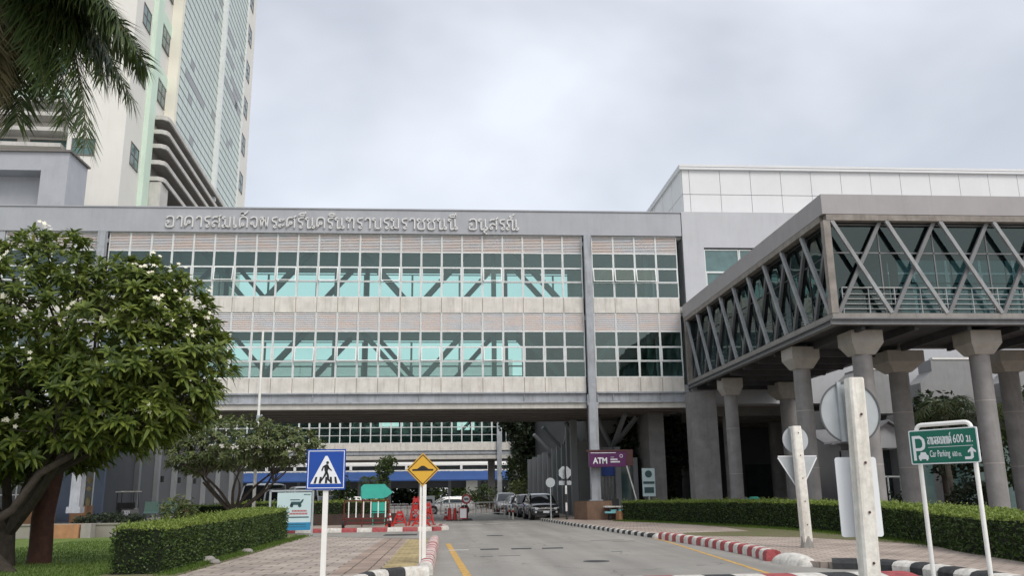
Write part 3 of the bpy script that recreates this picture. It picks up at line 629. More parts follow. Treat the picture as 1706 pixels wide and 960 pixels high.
# steel columns standing in slots of the facade
def big_column(x):
    c = MB(); c.box(x - 0.23, FY - 0.45, 7.0, x + 0.23, FY - 0.05, 17.66)
    c.box(x - 0.33, FY - 0.5, 6.85, x - 0.27, FY - 0.1, 7.5); c.box(x + 0.27, FY - 0.5, 6.85, x + 0.33, FY - 0.1, 7.5)
    for z in (17.0, 12.2): c.box(x - 0.28, FY - 0.12, z, x + 0.28, FY + 0.1, z + 0.25)
    c.box(x - 0.30, FY - 0.1, 7.7, x + 0.30, FY + 0.05, 17.6) if False else None
    c.box(x - 0.27, FY - 0.52, 1.0, x + 0.27, FY + 0.0, 7.0)
    c.box(x - 0.38, FY - 0.6, 0.9, x + 0.38, FY + 0.05, 1.25)
    return c.build('column', 'steel_beam', br)
big_column(8.76); big_column(-21.15)
for x in (8.76, -21.15): MB().box(x - 0.29, FY + 0.13, 7.7, x + 0.29, FY + 0.5, 17.6).build('slot_back', 'dark_steel', br)

# ================================================================== EAST BUILDING (grey wall, white panelled top)
eb = thing('hospital_block', 'grey walled block at the right with a white panelled upper storey and rounded roof', 'building', (20, 55, 0))
m_ = MB(); m_.box(14.99, 52.85, 6.9, 16.35, 75, 19.35); m_.box(16.35, 52.85, 16.95, 45, 53.3, 19.35); m_.box(16.35, 53.3, 6.9, 45, 75, 19.2)
m_.box(16.35, 52.85, 6.9, 45, 53.3, 12.2)
m_.build('wall', 'grey_wall', eb)
MB().box(14.97, 52.9, 6.9, 14.99, 53.4, 19.3).build('wall_joint', 'panel_gap', eb)
for k in range(12):
    x = 16.36 + k * 2.3; w_ = window_module(2.28, 4.6, [1.55, 3.1], gl='window_teal', parent=eb, fr=0.07); w_.location = Vector((x, 52.95, 12.25)) - eb.location
MB().box(15.82, 55.0, 19.2, 45, 76, 23.1).build('upper_backing', 'panel_gap', eb)
m_ = MB()
for k in range(14):
    for z0, z1 in ((19.35, 21.28), (21.32, 23.05)):
        x = 15.80 + (0.5 if k else 0) + (k - 1) * 2.13 if k else 15.80
        w = 2.10 if k else 0.47
        m_.box(x, 54.94, z0, x + w, 55.0, z1)
for k in range(8):
    y = 55.0 + k * 2.6
    for z0, z1 in ((19.35, 21.28), (21.32, 23.05)): m_.box(15.75, y + 0.02, z0, 15.81, y + 2.57, z1)
m_.build('wall_panel', 'white_panel', eb)
m_ = MB(); m_.box(15.6, 54.75, 23.05, 45, 76, 23.2); m_.box(15.62, 54.8, 23.26, 45, 76, 23.42); m_.build('roof_edge', 'white_panel', eb)
MB().box(15.72, 54.9, 23.2, 45, 76, 23.26).build('roof_gutter', 'mullion_dark', eb)
m_ = MB(); rings = []
for q in range(13):
    a = math.pi * q / 12; rings.append([Vector((27.5 - 4.6 * math.cos(a), y, 23.4 + 0.42 * math.sin(a))) for y in (56, 75)])
m_.loft(rings, caps=False, closed=False); m_.build('vault_roof', 'white_panel', eb, smooth=60)
m_ = MB(); m_.box(14.2, 62, 19.2, 15.75, 66, 21.6); m_.loft([[Vector((14.0, 61.8, 21.6)), Vector((15.8, 61.8, 21.6)), Vector((15.8, 66, 21.6)), Vector((14.0, 66, 21.6))], [Vector((14.9, 62.8, 22.5)), Vector((15.6, 62.8, 22.5)), Vector((15.6, 65, 22.5)), Vector((14.9, 65, 22.5))]])
m_.build('roof_vent', 'white_panel', eb)
m_ = MB(); m_.box(12.0, 66, 0, 45, 67, 6.9); m_.build('ground_wall', 'slate_wall', eb)
for x in (17.5, 22.5, 29.0, 35.0): MB().box(x, 65.8, 0.1, x + 2.6, 66.0, 3.6).build('doorway', 'window_dark', eb)
for x in (18.0, 23, 28, 33, 38):
    for y in (55, 60.5): MB().tube([(x, y, 0.1), (x, y, 6.9)], 0.5, n=16).build('column', 'column_concrete', eb, smooth=40)
m_ = MB(); m_.box(12.9, 56, 0, 13.9, 62, 6.7); m_.build('pier', 'column_concrete', eb)
for k in range(5): MB().box(16, 54.5 + k * 2.4, 6.3, 44, 54.9 + k * 2.4, 6.9).build('soffit_beam', 'shelf_under', eb)

# ================================================================== SKYBRIDGE (L shaped, on round columns)
sb = thing('skybridge', 'enclosed grey steel footbridge with X lattice sides and dark glazing, raised on concrete columns', 'footbridge', (16, 40, 0))
XL, YF, XE, W_ = 14.87, 32.0, 44.0, 5.6
ZB, ZD, ZT, ZR = 7.82, 8.25, 12.02, 13.1
m_ = MB(); poly = [(XL - 0.15, YF - 0.15), (XE, YF - 0.15), (XE, YF + W_ + 0.15), (XL + W_ + 0.15, YF + W_ + 0.15), (XL + W_ + 0.15, 52.9), (XL - 0.15, 52.9)]
m_.slab(poly, ZT + 0.26, ZR); m_.build('roof_fascia', 'fascia_mauve', sb)
m_ = MB(); m_.beam((XL, YF, ZT + 0.12), (XE, YF, ZT + 0.12), 0.3, 0.24); m_.beam((XL, YF + 0.2, ZT + 0.12), (XL, 52.8, ZT + 0.12), 0.3, 0.24)
m_.beam((XL + W_, YF + W_, ZT + 0.12), (XE, YF + W_, ZT + 0.12), 0.3, 0.24); m_.beam((XL + W_, YF + W_ + 0.16, ZT + 0.12), (XL + W_, 52.8, ZT + 0.12), 0.3, 0.24)
m_.build('top_chord', 'rusty_steel', sb)
m_ = MB(); i_ = 0.02; m_.slab([(XL + i_, YF + i_), (XE, YF + i_), (XE, YF + W_ - i_), (XL + W_ - i_, YF + W_ - i_), (XL + W_ - i_, 52.85), (XL + i_, 52.85)], ZT + 0.02, ZT + 0.24); m_.build('ceiling', 'dark_steel', sb)
m_ = MB(); m_.slab([(XL - 0.12, YF - 0.12), (XE, YF - 0.12), (XE, YF + W_ + 0.12), (XL + W_ + 0.12, YF + W_ + 0.12), (XL + W_ + 0.12, 52.86), (XL - 0.12, 52.86)], ZD - 0.16, ZD + 0.02); m_.build('deck', 'beam_grey', sb)
m_ = MB()
for a, b in (((XL, YF), (XE, YF)), ((XL, YF), (XL, 52.8)), ((XL + W_, YF + W_), (XE, YF + W_)), ((XL + W_, YF + W_), (XL + W_, 52.8))):
    dxy = Vector((b[0] - a[0], b[1] - a[1], 0)).normalized() * 0.18
    a2 = (a[0] - (dxy.x if a[1] == b[1] else 0), a[1] + (0.16 if a[0] == b[0] else 0))
    m_.beam((*a2, ZB + 0.03), (*b, ZB + 0.03), 0.28, 0.05); m_.beam((*a2, ZB + 0.16), (*b, ZB + 0.16), 0.05, 0.2); m_.beam((*a2, ZD - 0.19), (*b, ZD - 0.19), 0.28, 0.05)
m_.build('floor_beam', 'brace_steel', sb)
m_ = MB()
for k in range(14): m_.beam((XL + 1.2 + k * 2.15, YF + 0.2, ZB - 0.0), (XL + 1.2 + k * 2.15, YF + W_ - 0.2, ZB - 0.0), 0.16, 0.3)
for k in range(7): m_.beam((XL + 0.2, 39 + k * 2.15, ZB - 0.0), (XL + W_ - 0.2, 39 + k * 2.15, ZB - 0.0), 0.16, 0.3)
m_.build('cross_beam', 'dark_steel', sb)
m_ = MB(); m_.box(XL + 0.5, YF + 0.5, ZB + 0.16, XE, YF + W_ - 0.5, ZB + 0.22); m_.box(XL + 0.5, YF + W_ - 0.5, ZB + 0.16, XL + W_ - 0.5, 52.8, ZB + 0.22); m_.build('underside', 'dark_steel', sb)
for (x, y) in ((XL, YF), (XL, 52.62), (XL + W_, YF + W_), (XL + W_, 52.6)):
    c = MB(); c.box(x - 0.14, y - 0.14, ZD + 0.02, x + 0.14, y - 0.10, ZT); c.box(x - 0.14, y + 0.10, ZD + 0.02, x + 0.14, y + 0.14, ZT); c.box(x - 0.03, y - 0.10, ZD + 0.02, x + 0.03, y + 0.10, ZT)
    c.box(x - 0.14, y - 0.1, ZD + 0.02, x - 0.09, y + 0.1, ZT)
    c.build('post', 'rusty_steel', sb)
def lattice(p0, p1, n, off, mat_='brace_steel', w=0.145, inner=None, alt=None):
    p0, p1 = Vector(p0), Vector(p1); d = (p1 - p0) / n; o = Vector(off)
    for k in range(n):
        a, b = p0 + d * k, p0 + d * (k + 1)
        e0 = d.normalized() * 0.09
        for q, (u, v) in enumerate(((a + e0, b - e0), (b - e0, a + e0))):
            sh = o * (0.09 if q else -0.09); mt = mat_
            if inner is not None and q == inner: sh = o * 0.22; mt = 'brace_dark'
            elif inner is not None: sh = o * -0.05
            elif alt and q: mt = alt
            MB().beam(u + sh + Vector((0, 0, ZT)), v + sh + Vector((0, 0, ZD + 0.03)), w, 0.12, upv=tuple(o)).build('brace', mt, sb)
lattice((XL + 0.12, YF, 0), (XE, YF, 0), 13, (0, 1, 0), 'brace_light', alt='brace_steel'); lattice((XL, YF + 0.12, 0), (XL, 52.5, 0), 9, (1, 0, 0), 'brace_light', w=0.18, inner=0)
def glaze(p0, p1, n, off, gl='glass_dark', fm='brace_steel'):
    p0, p1 = Vector(p0), Vector(p1); d = (p1 - p0) / n; o = Vector(off)
    for k in range(n):
        a, b = p0 + d * k + o, p0 + d * (k + 1) + o; f = MB()
        for z in (ZD + 0.03, ZD + 2.55, ZT - 0.05): f.beam(a + Vector((0, 0, z)), b + Vector((0, 0, z)), 0.05, 0.06)
        f.beam(a + Vector((0, 0, ZD)), a + Vector((0, 0, ZT)), 0.05, 0.05, upv=(1, 0, 0))
        fo = f.build('window', fm, sb)
        MB().add([a + Vector((0, 0, ZD + 0.05)), b + Vector((0, 0, ZD + 0.05)), b + Vector((0, 0, ZT - 0.06)), a + Vector((0, 0, ZT - 0.06))], [(0, 1, 2, 3)]).build('pane', gl, fo)
glaze((XL, YF, 0), (XE, YF, 0), 13, (0.0, 0.3, 0)); glaze((XL, YF, 0), (XL, 52.6, 0), 9, (0.3, 0.3, 0), 'glass_film', 'dark_steel')
glaze((XL + W_, YF + W_, 0), (XE, YF + W_, 0), 9, (0, -0.3, 0), 'glass_smoke'); glaze((XL + W_, YF + W_, 0), (XL + W_, 52.6, 0), 6, (-0.3, 0, 0), 'glass_night', 'dark_steel')
def rail(p0, p1, n, m_='rail_steel'):
    p0, p1 = Vector(p0), Vector(p1); r_ = MB()
    for z in (0.25, 0.45, 0.65, 0.85, 1.1): r_.tube([p0 + Vector((0, 0, ZD + z)), p1 + Vector((0, 0, ZD + z))], 0.022 if z < 1 else 0.032, n=5)
    for k in range(n + 1): p = p0.lerp(p1, k / n); r_.tube([p + Vector((0, 0, ZD)), p + Vector((0, 0, ZD + 1.1))], 0.025, n=5)
    r_.build('handrail', m_, sb)
rail((XL + 0.5, YF + 0.2, 0), (XE, YF + 0.2, 0), 27); rail((XL + 0.45, YF + 0.5, 0), (XL + 0.45, 52.5, 0), 19)
def sb_col(x, y, r, zc=7.78, cap=0.85, rect=False):
    c = MB()
    if rect: c.box(x - r, y - r * 0.7, 0.1, x + r, y + r * 0.7, 7.4)
    else: c.tube([(x, y, 0.1), (x, y, 7.1)], r, n=24)
    col = c.build('column', 'column_concrete', sb, smooth=40)
    if not rect:
        for z in (2.55, 5.0): MB().tube([(x, y, z), (x, y, z + 0.035)], r + 0.006, n=24).build('formwork_seam', 'cap_concrete', col, smooth=40)
    if not rect:
        k = MB(); s2 = cap; s1 = r * 1.02
        k.box(x - s2, y - s2, 7.28, x + s2, y + s2, zc)
        k.loft([[Vector((x - a, y - a, z)), Vector((x + a, y - a, z)), Vector((x + a, y + a, z)), Vector((x - a, y + a, z))] for a, z in ((s1, 6.85), (s2, 7.28))])
        k.build('capital', 'cap_concrete', col)
for x in (16.5, 21.4, 26.3, 31.2, 36.1): sb_col(x, 33.45, 0.38, cap=0.64)
sb_col(15.62, 37.4, 0.37, cap=0.62); sb_col(15.75, 47.8, 0.36, cap=0.56)
sb_col(15.05, 51.3, 0.78, rect=True)
for x in (20.7, 26.0, 31.2, 36.4): sb_col(x, 38.6, 0.43)
sb_col(19.9, 50.0, 0.48)

# ================================================================== SECOND BRIDGE (behind) and THIRD BUILDING
b2 = thing('bridge_building', 'smaller looking glazed bridge building without lettering, seen underneath the lettered one', 'building', (-4, 115, 0))
def b2win():
    return window_module(1.31, 3.9, [1.0, 1.98, 2.95], parent=b2, fr=0.07, gl='glass_teal', frame='alu_frame')
p0 = None
for k in range(30):
    x = -31.0 + k * 1.31
    if k in (29,): x += 0.5
    o = b2win() if p0 is None else copy_tree(p0, b2)
    p0 = p0 or o; o.location = Vector((x, 115, 8.3)) - b2.location
m_ = MB(); m_.box(-40, 114.95, 7.3, 6.3, 115.2, 8.3); m_.box(6.95, 114.95, 7.3, 8.4, 115.2, 8.3); m_.build('sill_band', 'cream_concrete', b2)
m_ = MB(); m_.box(-40, 115.1, 6.7, 6.3, 115.3, 7.3); m_.box(-40, 114.85, 6.85, 6.3, 115.0, 6.95); m_.box(6.95, 115.1, 6.7, 8.4, 115.3, 7.3); m_.build('edge_beam', 'steel_beam', b2)
MB().box(-40, 114.9, 6.2, 8.4, 115.2, 6.68).build('edge_strip', 'beam_concrete', b2)
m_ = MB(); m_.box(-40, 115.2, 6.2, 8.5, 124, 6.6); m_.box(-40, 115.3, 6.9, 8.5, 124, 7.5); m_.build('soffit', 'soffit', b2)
m_ = MB(); m_.box(-40, 115.3, 12.4, 8.5, 124, 12.7); m_.build('roof', 'ceiling', b2)
MB().box(-40, 115.0, 12.2, 8.5, 124, 19.2).build('upper_storey', 'grey_wall', b2)
for k in range(14): MB().box(-38 + k * 3.3, 114.9, 13.4, -35.2 + k * 3.3, 115.0, 16.4).build('upper_window', 'window_teal', b2)
for k in range(9):
    MB().beam((-30 + k * 4.2, 123, 8 if k % 2 else 12), (-26 + k * 4.2, 123, 12 if k % 2 else 8), 0.4, 0.4).build('truss_brace', 'interior_truss', b2)
m_ = MB()
for k in range(12): m_.box(-30 + k * 3.3, 123.8, 7.5, -29.8 + k * 3.3, 124, 12.4)
m_.build('rear_post', 'interior_truss', b2)
m_ = MB(); m_.box(6.32, 114.6, 0, 6.93, 115.2, 14); m_.build('column', 'steel_beam', b2)
m_ = MB(); m_.box(5.3, 118, 0, 6.2, 119, 6.2); m_.build('column', 'column_concrete', b2)
MB().box(8.5, 114, 0, 12, 124, 15).build('east_pier', 'hall_grey', b2)
m_ = MB(); m_.box(-40, 121.5, 7.5, -9.5, 121.8, 12.4); m_.box(-6.2, 121.5, 7.5, 1.2, 121.8, 12.4); m_.box(3.6, 121.5, 7.5, 8.4, 121.8, 12.4); m_.box(-9.5, 121.5, 7.5, -6.2, 121.8, 10.9); m_.box(1.2, 121.5, 7.5, 3.6, 121.8, 10.4); m_.build('dimming_inner_wall', 'inner_teal', b2)  # wall added behind most bays so the glazing looks dark, not sky-bright
MB().box(-41, 114, 0, -31.5, 124, 15).build('west_pier', 'hall_grey', b2)

b3 = thing('covered_terrace', 'low white framed building with a long blue canopy across the end of the road', 'building', (0, 150, 0))
m_ = MB()
for z0, z1 in ((6.55, 6.85), (5.65, 5.85)): m_.box(-45, 149.7, z0, 25, 150, z1)
for k in range(14): m_.box(-44 + k * 4.6, 149.65, 5.86, -43.6 + k * 4.6, 149.95, 6.54)
m_.box(-45, 150, 6.85, 25, 165, 7.1)
m_.build('frame', 'white_paint', b3)
m_ = MB(); m_.add([(-45, 147, 4.2), (25, 147, 4.2), (25, 149.6, 5.6), (-45, 149.6, 5.6), (-45, 147, 4.0), (25, 147, 4.0), (25, 149.6, 5.4), (-45, 149.6, 5.4)], [(0, 1, 2, 3), (7, 6, 5, 4), (0, 4, 5, 1)]); m_.build('canopy', 'blue_canopy', b3)
MB().box(-45, 150.2, 2.9, 25, 150.6, 4.1).build('lintel', 'slate_wall', b3)
for k in range(13): MB().box(-40 + k * 5.0, 150.1, 0, -39.5 + k * 5.0, 150.6, 5.5).build('column', 'fin_grey', b3)
MB().box(-45, 150.2, 5.87, 25, 150.4, 6.5).build('clerestory', 'window_dark', b3)
MB().box(3.0, 148.9, 1.0, 4.9, 149.0, 4.0).build('notice_panel', 'white_paint', b3)

# ================================================================== TOWER
th = R(2.7)
TM = Matrix.Translation((-29.07, 75.0, 0)) @ Matrix.Rotation(th, 4, 'Z')      # local x = outwards to the right, local y = depth along the side face
tw = thing('hospital_tower', 'tall cream and green tower with a glass curtain wall, rising behind the lettered building', 'building', (-29.07, 75.0, 0))
def TB(mb, name, m, parent=None, smooth=None): return mb.xf(TM).build(name, m, parent or tw, smooth)
m_ = MB(); m_.box(-4.8, 0, 0, 0, 5.0, 92); m_.box(-30, 1.6, 0, -4.8, 51, 92); m_.box(-4.8, 5.0, 0, -0.05, 51, 92); m_.box(-0.05, 45.15, 30, 0.95, 51.2, 92)
TB(m_, 'wall', 'tower_cream')
TB(MB().box(-0.04, 4.9, 0, 0.45, 6.8, 92), 'green_pilaster', 'tower_green')
m_ = MB()
for z in (39.0, 45.1, 51.2, 57.3): m_.box(-0.04, 6.8, z + 4.2, 0.06, 11.2, z + 5.6)
m_.box(-30, 1.5, 36.4, -4.8, 1.6, 38.4); m_.box(-5.4, 1.4, 26, -4.85, 1.6, 92)
for z in (44.4, 52.4): m_.box(-30, 1.5, z, -4.8, 1.6, z + 1.6)
TB(m_, 'green_band', 'tower_green')
TB(MB().box(-0.04, 11.2, 37.0, 1.0, 12.0, 92), 'yellow_fin', 'tower_yellow')
TB(MB().box(-0.04, 12.0, 37.6, 0.92, 44.8, 92), 'curtain_wall', 'curtain_glass')
m_ = MB(); z = 38.2
while z < 92: m_.box(0.9, 12.0, z, 0.95, 44.8, z + 0.10); z += 1.05
for q in range(18): m_.box(0.9, 12.4 + q * 1.85, 37.7, 0.925, 12.43 + q * 1.85, 92)
TB(m_, 'mullion', 'mullion_grey')
m_ = MB(); m_.box(0.9, 29.6, 37.6, 1.5, 30.2, 92); m_.box(0.9, 44.8, 37.5, 1.15, 45.1, 92); m_.box(0.88, 12.0, 37.1, 1.2, 45.1, 37.7); TB(m_, 'vertical_fin', 'alu_frame')
rr = random.Random(3); seen = set()
for q in range(70):
    iy = rr.randrange(18); iz = rr.randrange(46); n_ = rr.choice((1, 2, 4, 5)); y = 12.48 + iy * 1.85
    if y + n_ * 1.85 > 44.8 or (y < 30.3 and y + n_ * 1.85 > 29.5): continue
    if (iy, iz) in seen: continue
    seen.update((iy + a_, iz) for a_ in range(-3, n_ + 1))
    TB(MB().box(0.9, y + 0.02, 38.32 + iz * 1.05, 0.935, y + n_ * 1.85 - 0.1, 38.32 + iz * 1.05 + 0.92), 'tinted_pane', 'curtain_glass_dark')
def TW(side, a0, a1, z0, z1, parts=2):
    """recessed window with frame and sill on the side (x=0) or front (y=0) face"""
    f = MB(); t = 0.09
    def bx(u0, u1, w0, w1, d0, d1, mb):
        if side == 's': mb.box(d0, u0, w0, d1, u1, w1)
        elif side == 'e': mb.box(0.95 + d0, u0, w0, 0.95 + d1, u1, w1)
        elif side == 'f': mb.box(u0, -d1, w0, u1, -d0, w1)
        else: mb.box(u0, 1.6 - d1, w0, u1, 1.6 - d0, w1)
    bx(a0, a1, z1 - t, z1, 0, 0.06, f); bx(a0, a1, z0, z0 + t, 0, 0.09, f); bx(a0, a0 + t, z0, z1, 0, 0.06, f); bx(a1 - t, a1, z0, z1, 0, 0.06, f)
    bx(a0, a1, (z0 + z1) / 2 - 0.04, (z0 + z1) / 2 + 0.04, 0, 0.055, f)
    for k in range(1, parts): u = a0 + (a1 - a0) * k / parts; bx(u - 0.04, u + 0.04, z0, z1, 0, 0.055, f)
    o = TB(f, 'window', 'shelf_under'); g = MB(); bx(a0 + t, a1 - t, z0 + t, z1 - t, 0.0, 0.02, g); TB(g, 'pane', 'window_teal', o)
for z in (31.5, 40.0, 45.8, 51.8, 57.8): TW('s', 1.9, 4.3, z, z + 2.2)
for z in (40.9, 47.0, 53.1, 59.2): TW('s', 7.1, 10.9, z, z + 2.4, 3)
for k in range(8): TW('e', 46.0, 48.6, 45.0 + k * 5.9, 47.8 + k * 5.9)
TW('f', -4.4, -2.4, 31.4, 33.0, 2)
for x in (-17.5, -13, -8.4): TW('r', x, x + 2.3, 39.9, 42.4, 2)
for x in (-17.5, -13, -8.6): TW('r', x, x + 3.3, 31.5, 33.4, 2)
# side shelves (sun breakers) with rounded front ends
for z in (38.0, 36.5, 35.0, 33.3, 31.6):
    pts = [(0.05, 6.8), (1.2, 6.8), (1.62, 7.1), (1.75, 7.6), (1.75, 46), (0.05, 46)]
    TB(MB().slab(pts, z + 0.1, z + 0.52), 'sun_breaker', 'shelf_concrete')
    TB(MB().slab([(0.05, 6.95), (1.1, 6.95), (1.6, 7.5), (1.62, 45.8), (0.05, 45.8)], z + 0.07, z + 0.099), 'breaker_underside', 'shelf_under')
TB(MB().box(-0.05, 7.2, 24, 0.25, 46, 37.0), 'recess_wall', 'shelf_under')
for z in (36.4, 35.05, 33.6, 32.1): TB(MB().box(-30, -0.1, z, -5.3, 1.5, z + 0.36), 'front_breaker', 'shelf_concrete')
for z in (30.0,):
    TB(MB().box(-30, -1.6, z, -4.9, 1.5, z + 0.4), 'front_breaker', 'shelf_concrete')
TB(MB().box(-0.05, 6.9, 20, 1.5, 9.5, 31.6), 'base_block', 'shelf_concrete')

# grey podium in front of the tower, above the bridge roof
pd = thing('rooftop_podium', 'grey concrete frame block with recessed bay at the foot of the tower', 'building', (-34, 68, 19))
m_ = MB(); m_.box(-45, 66, 26.6, -29.6, 69.5, 28.1); m_.box(-31.6, 66, 18, -29.6, 69.5, 26.6); m_.box(-45, 67.5, 18, -31.6, 69.5, 26.6)
m_.build('frame', 'grey_cladding', pd)
MB().box(-45.2, 65.8, 28.1, -29.4, 69.6, 28.25).build('coping', 'shelf_under', pd)

# ================================================================== WEST GROUND FLOOR BLOCK (under the bridge, left)
wb = thing('entrance_block', 'grey ground floor block with pale fins and glass doors behind the parked golf cart', 'building', (-28, 70, 0))
m_ = MB(); m_.box(-25.6, 66, 0, -24.75, 110, 6.9); m_.box(-60, 67, 3.9, -25.6, 68, 6.9); m_.build('wall', 'slate_wall', wb)
m_ = MB(); m_.box(-28.6, 65.9, 0, -26.7, 66.3, 6.9); m_.box(-25.25, 65.8, 0, -24.6, 66.1, 6.9); m_.build('blue_wall', 'blue_grey_wall', wb)
MB().box(-26.7, 65.95, 3.9, -25.25, 66.2, 6.9).build('lintel', 'slate_wall', wb)
for y in (72.3, 77.0, 81.8, 86.6, 91.5, 97, 103): MB().box(-24.75, y, 0, -24.38, y + 0.5, 6.9).build('fin', 'fin_grey', wb)
for y in (74.5, 79.3, 84.2, 89.1): MB().tube([(-24.0, y + 2.4, 3.0), (-24.0, y + 2.4, 3.5)], 0.14, n=8).build('wall_lamp', 'black_plastic', wb)
for x in (-26.65, -25.95):
    f = MB(); f.box(x, 65.85, 0.1, x + 0.08, 65.95, 3.9); f.box(x + 0.6, 65.85, 0.1, x + 0.68, 65.95, 3.9); f.box(x, 65.85, 3.82, x + 0.68, 65.95, 3.9)
    d = f.build('door', 'alu_white', wb); MB().box(x + 0.08, 65.9, 0.1, x + 0.6, 65.93, 3.82).build('pane', 'window_dark', d)
    for z, h in ((3.0, 0.5), (2.4, 0.35), (1.5, 0.7)):
        p_ = MB(); p_.prism([(x + 0.34 + 0.16 * math.cos(a), z + h / 2 * math.sin(a)) for a in [k * math.pi / 4 for k in range(8)]], 65.87, 65.89); p_.build('decal', 'tactile_yellow', d)
for k in range(8):
    x = -45 + k * 2.05; f = MB()
    for z in (0.35, 2.0, 3.85): f.box(x, 65.9, z, x + 2.03, 66.0, z + 0.08)
    f.box(x, 65.88, 0.1, x + 0.09, 66.02, 6.9)
    w_ = f.build('window', 'alu_white', wb); MB().box(x + 0.09, 65.95, 0.3, x + 2.0, 65.98, 6.9).build('pane', 'window_dark', w_)

# ================================================================== EAST HALL under the bridge (fins, branching struts)
eh = thing('service_hall', 'grey fluted side wall with pale fins and branching steel struts right of the parked cars', 'building', (10, 75, 0))
m_ = MB(); m_.box(9.0, 61, 0, 12.5, 100, 5.2); m_.box(10.2, 60.5, 0, 12.4, 61, 6.6); m_.build('wall', 'hall_grey', eh)
for k, y in enumerate((61.2, 63.6, 66.4, 69.4, 72.6, 76, 80, 84.5, 89.5, 95)): MB().box(8.55, y, 0, 9.0, y + 0.6, 5.3 if k > 1 else 6.7).build('fin', 'fin_grey', eh)
MB().box(9.9, 63, 5.2, 12.5, 110, 9.5).build('upper_wall', 'dark_steel', eh)
MB().box(9.7, 61.5, 5.2, 10.4, 62.3, 6.7).build('pier', 'column_concrete', eh)
for (a, b) in [((8.9, 68, 4.9), (7.2, 67, 6.6)), ((8.9, 68, 4.9), (10.6, 67, 6.6)), ((8.9, 68, 4.9), (8.9, 64.5, 6.6)), ((9.6, 64, 4.9), (8.4, 62.5, 6.6)), ((9.6, 64, 4.9), (11.0, 63.5, 6.6)), ((9.0, 76, 4.9), (7.3, 75, 6.6)), ((11.2, 60, 4.6), (9.9, 58, 6.6)), ((11.2, 60, 4.6), (12.6, 58, 6.6)), ((11.2, 60, 4.6), (11.4, 56, 6.6))]:
    MB().beam(a, b, 0.24, 0.24).build('strut', 'fin_grey', eh)
# cash machine booth
ab = thing('cash_machine_booth', 'grey booth with blue panel and dark slits behind the purple sign', 'booth', (11, 58, 0.12))
m_ = MB(); m_.box(9.75, 58.0, 0.1, 10.05, 60.4, 4.6); m_.box(11.0, 57.9, 0.1, 11.35, 60.4, 4.6); m_.box(10.05, 58.4, 0.1, 11.0, 60.4, 4.6); m_.box(12.2, 58, 0.1, 12.5, 60.4, 3.9); m_.box(11.35, 58.6, 0.1, 12.2, 60.4, 3.9); m_.build('frame', 'fin_grey', ab)
MB().box(10.05, 58.3, 2.75, 11.0, 58.4, 3.55).build('blue_panel', 'blue_sign', ab); MB().box(10.06, 58.32, 3.56, 10.99, 58.4, 4.5).build('dark_panel', 'slate_wall', ab)
for k in range(4): MB().box(10.12 + k * 0.23, 58.32, 0.8, 10.24 + k * 0.23, 58.39, 2.7).build('slit', 'window_dark', ab)
MB().box(11.45, 58.5, 0.5, 12.1, 58.6, 3.8).build('glass_panel', 'window_teal', ab)
# low white buildings right behind the footbridge
lb = thing('terrace_building', 'low white building with chamfered balcony fronts seen between the footbridge columns', 'building', (31, 54, 0))
for x0, x1, zt in ((28.1, 32.4, 9.2), (33.2, 36.6, 9.2), (23.4, 26.6, 8.6)):
    MB().prism([(x0, 6.0), (x1, 6.0), (x1, 7.8), (x1 - 0.75, 8.5), (x1 - 0.75, zt), (x0 + 0.8, zt), (x0 + 0.8, 8.5), (x0, 7.8)], 50.0, 51.5).build('balcony_front', 'terrace_grey', lb)
    MB().box(x0 + 0.9, 49.95, zt, x1 - 0.9, 50.4, zt + 0.12).build('lamp_strip', 'white_paint', lb)
m_ = MB(); m_.box(21.5, 51.5, 0, 44, 52.6, 6.3); m_.build('wall', 'slate_wall', lb)
for k in range(5): MB().box(27 + k * 3.2, 51.35, 0.3, 29 + k * 3.2, 51.5, 4.5).build('window', 'window_teal', lb)
ks = thing('garden_kiosk', 'small white kiosk with a gabled grey roof and railed window opening between the columns', 'kiosk', (24, 46, 0.12))
m_ = MB(); m_.prism([(22.6, 3.8), (25.4, 3.8), (25.4, 4.3), (24.0, 5.15), (22.6, 4.3)], 46, 46.2)
m_.box(22.6, 46, 0.1, 22.95, 49, 3.8); m_.box(25.05, 46, 0.1, 25.4, 49, 3.8); m_.box(22.95, 46, 0.1, 25.05, 46.15, 1.0); m_.box(22.6, 48.8, 0.1, 25.4, 49, 4.2)
m_.build('wall', 'grey_wall', ks)
for s in (-1, 1): MB().beam((24.0, 47.4, 5.25), (24.0 + s * 1.75, 47.4, 4.2), 3.6, 0.09, upv=(0, 1, 0)).xf(Matrix.Identity(4)).build('roof', 'roof_metal', ks) if False else MB().add([(24.0, 45.7, 5.3), (24.0 + s * 1.8, 45.7, 4.15), (24.0 + s * 1.8, 49.2, 4.15), (24.0, 49.2, 5.3), (24.0, 45.7, 5.2), (24.0 + s * 1.8, 45.7, 4.05), (24.0 + s * 1.8, 49.2, 4.05), (24.0, 49.2, 5.2)], [(0, 1, 2, 3), (7, 6, 5, 4), (0, 4, 5, 1), (1, 5, 6, 2), (2, 6, 7, 3), (3, 7, 4, 0)]).build('roof', 'roof_metal', ks)
f = MB()
for x in (23.0, 23.7, 24.4, 25.0): f.box(x, 45.92, 1.0, x + 0.06, 45.99, 2.3)
f.box(22.95, 45.92, 2.25, 25.05, 45.99, 2.33); f.box(22.9, 45.85, 0.95, 25.1, 46.0, 1.05); f.build('railing', 'alu_white', ks)
MB().box(22.95, 48.0, 1.0, 25.05, 48.1, 3.8).build('interior', 'window_dark', ks)
ks.location.x -= 0.35
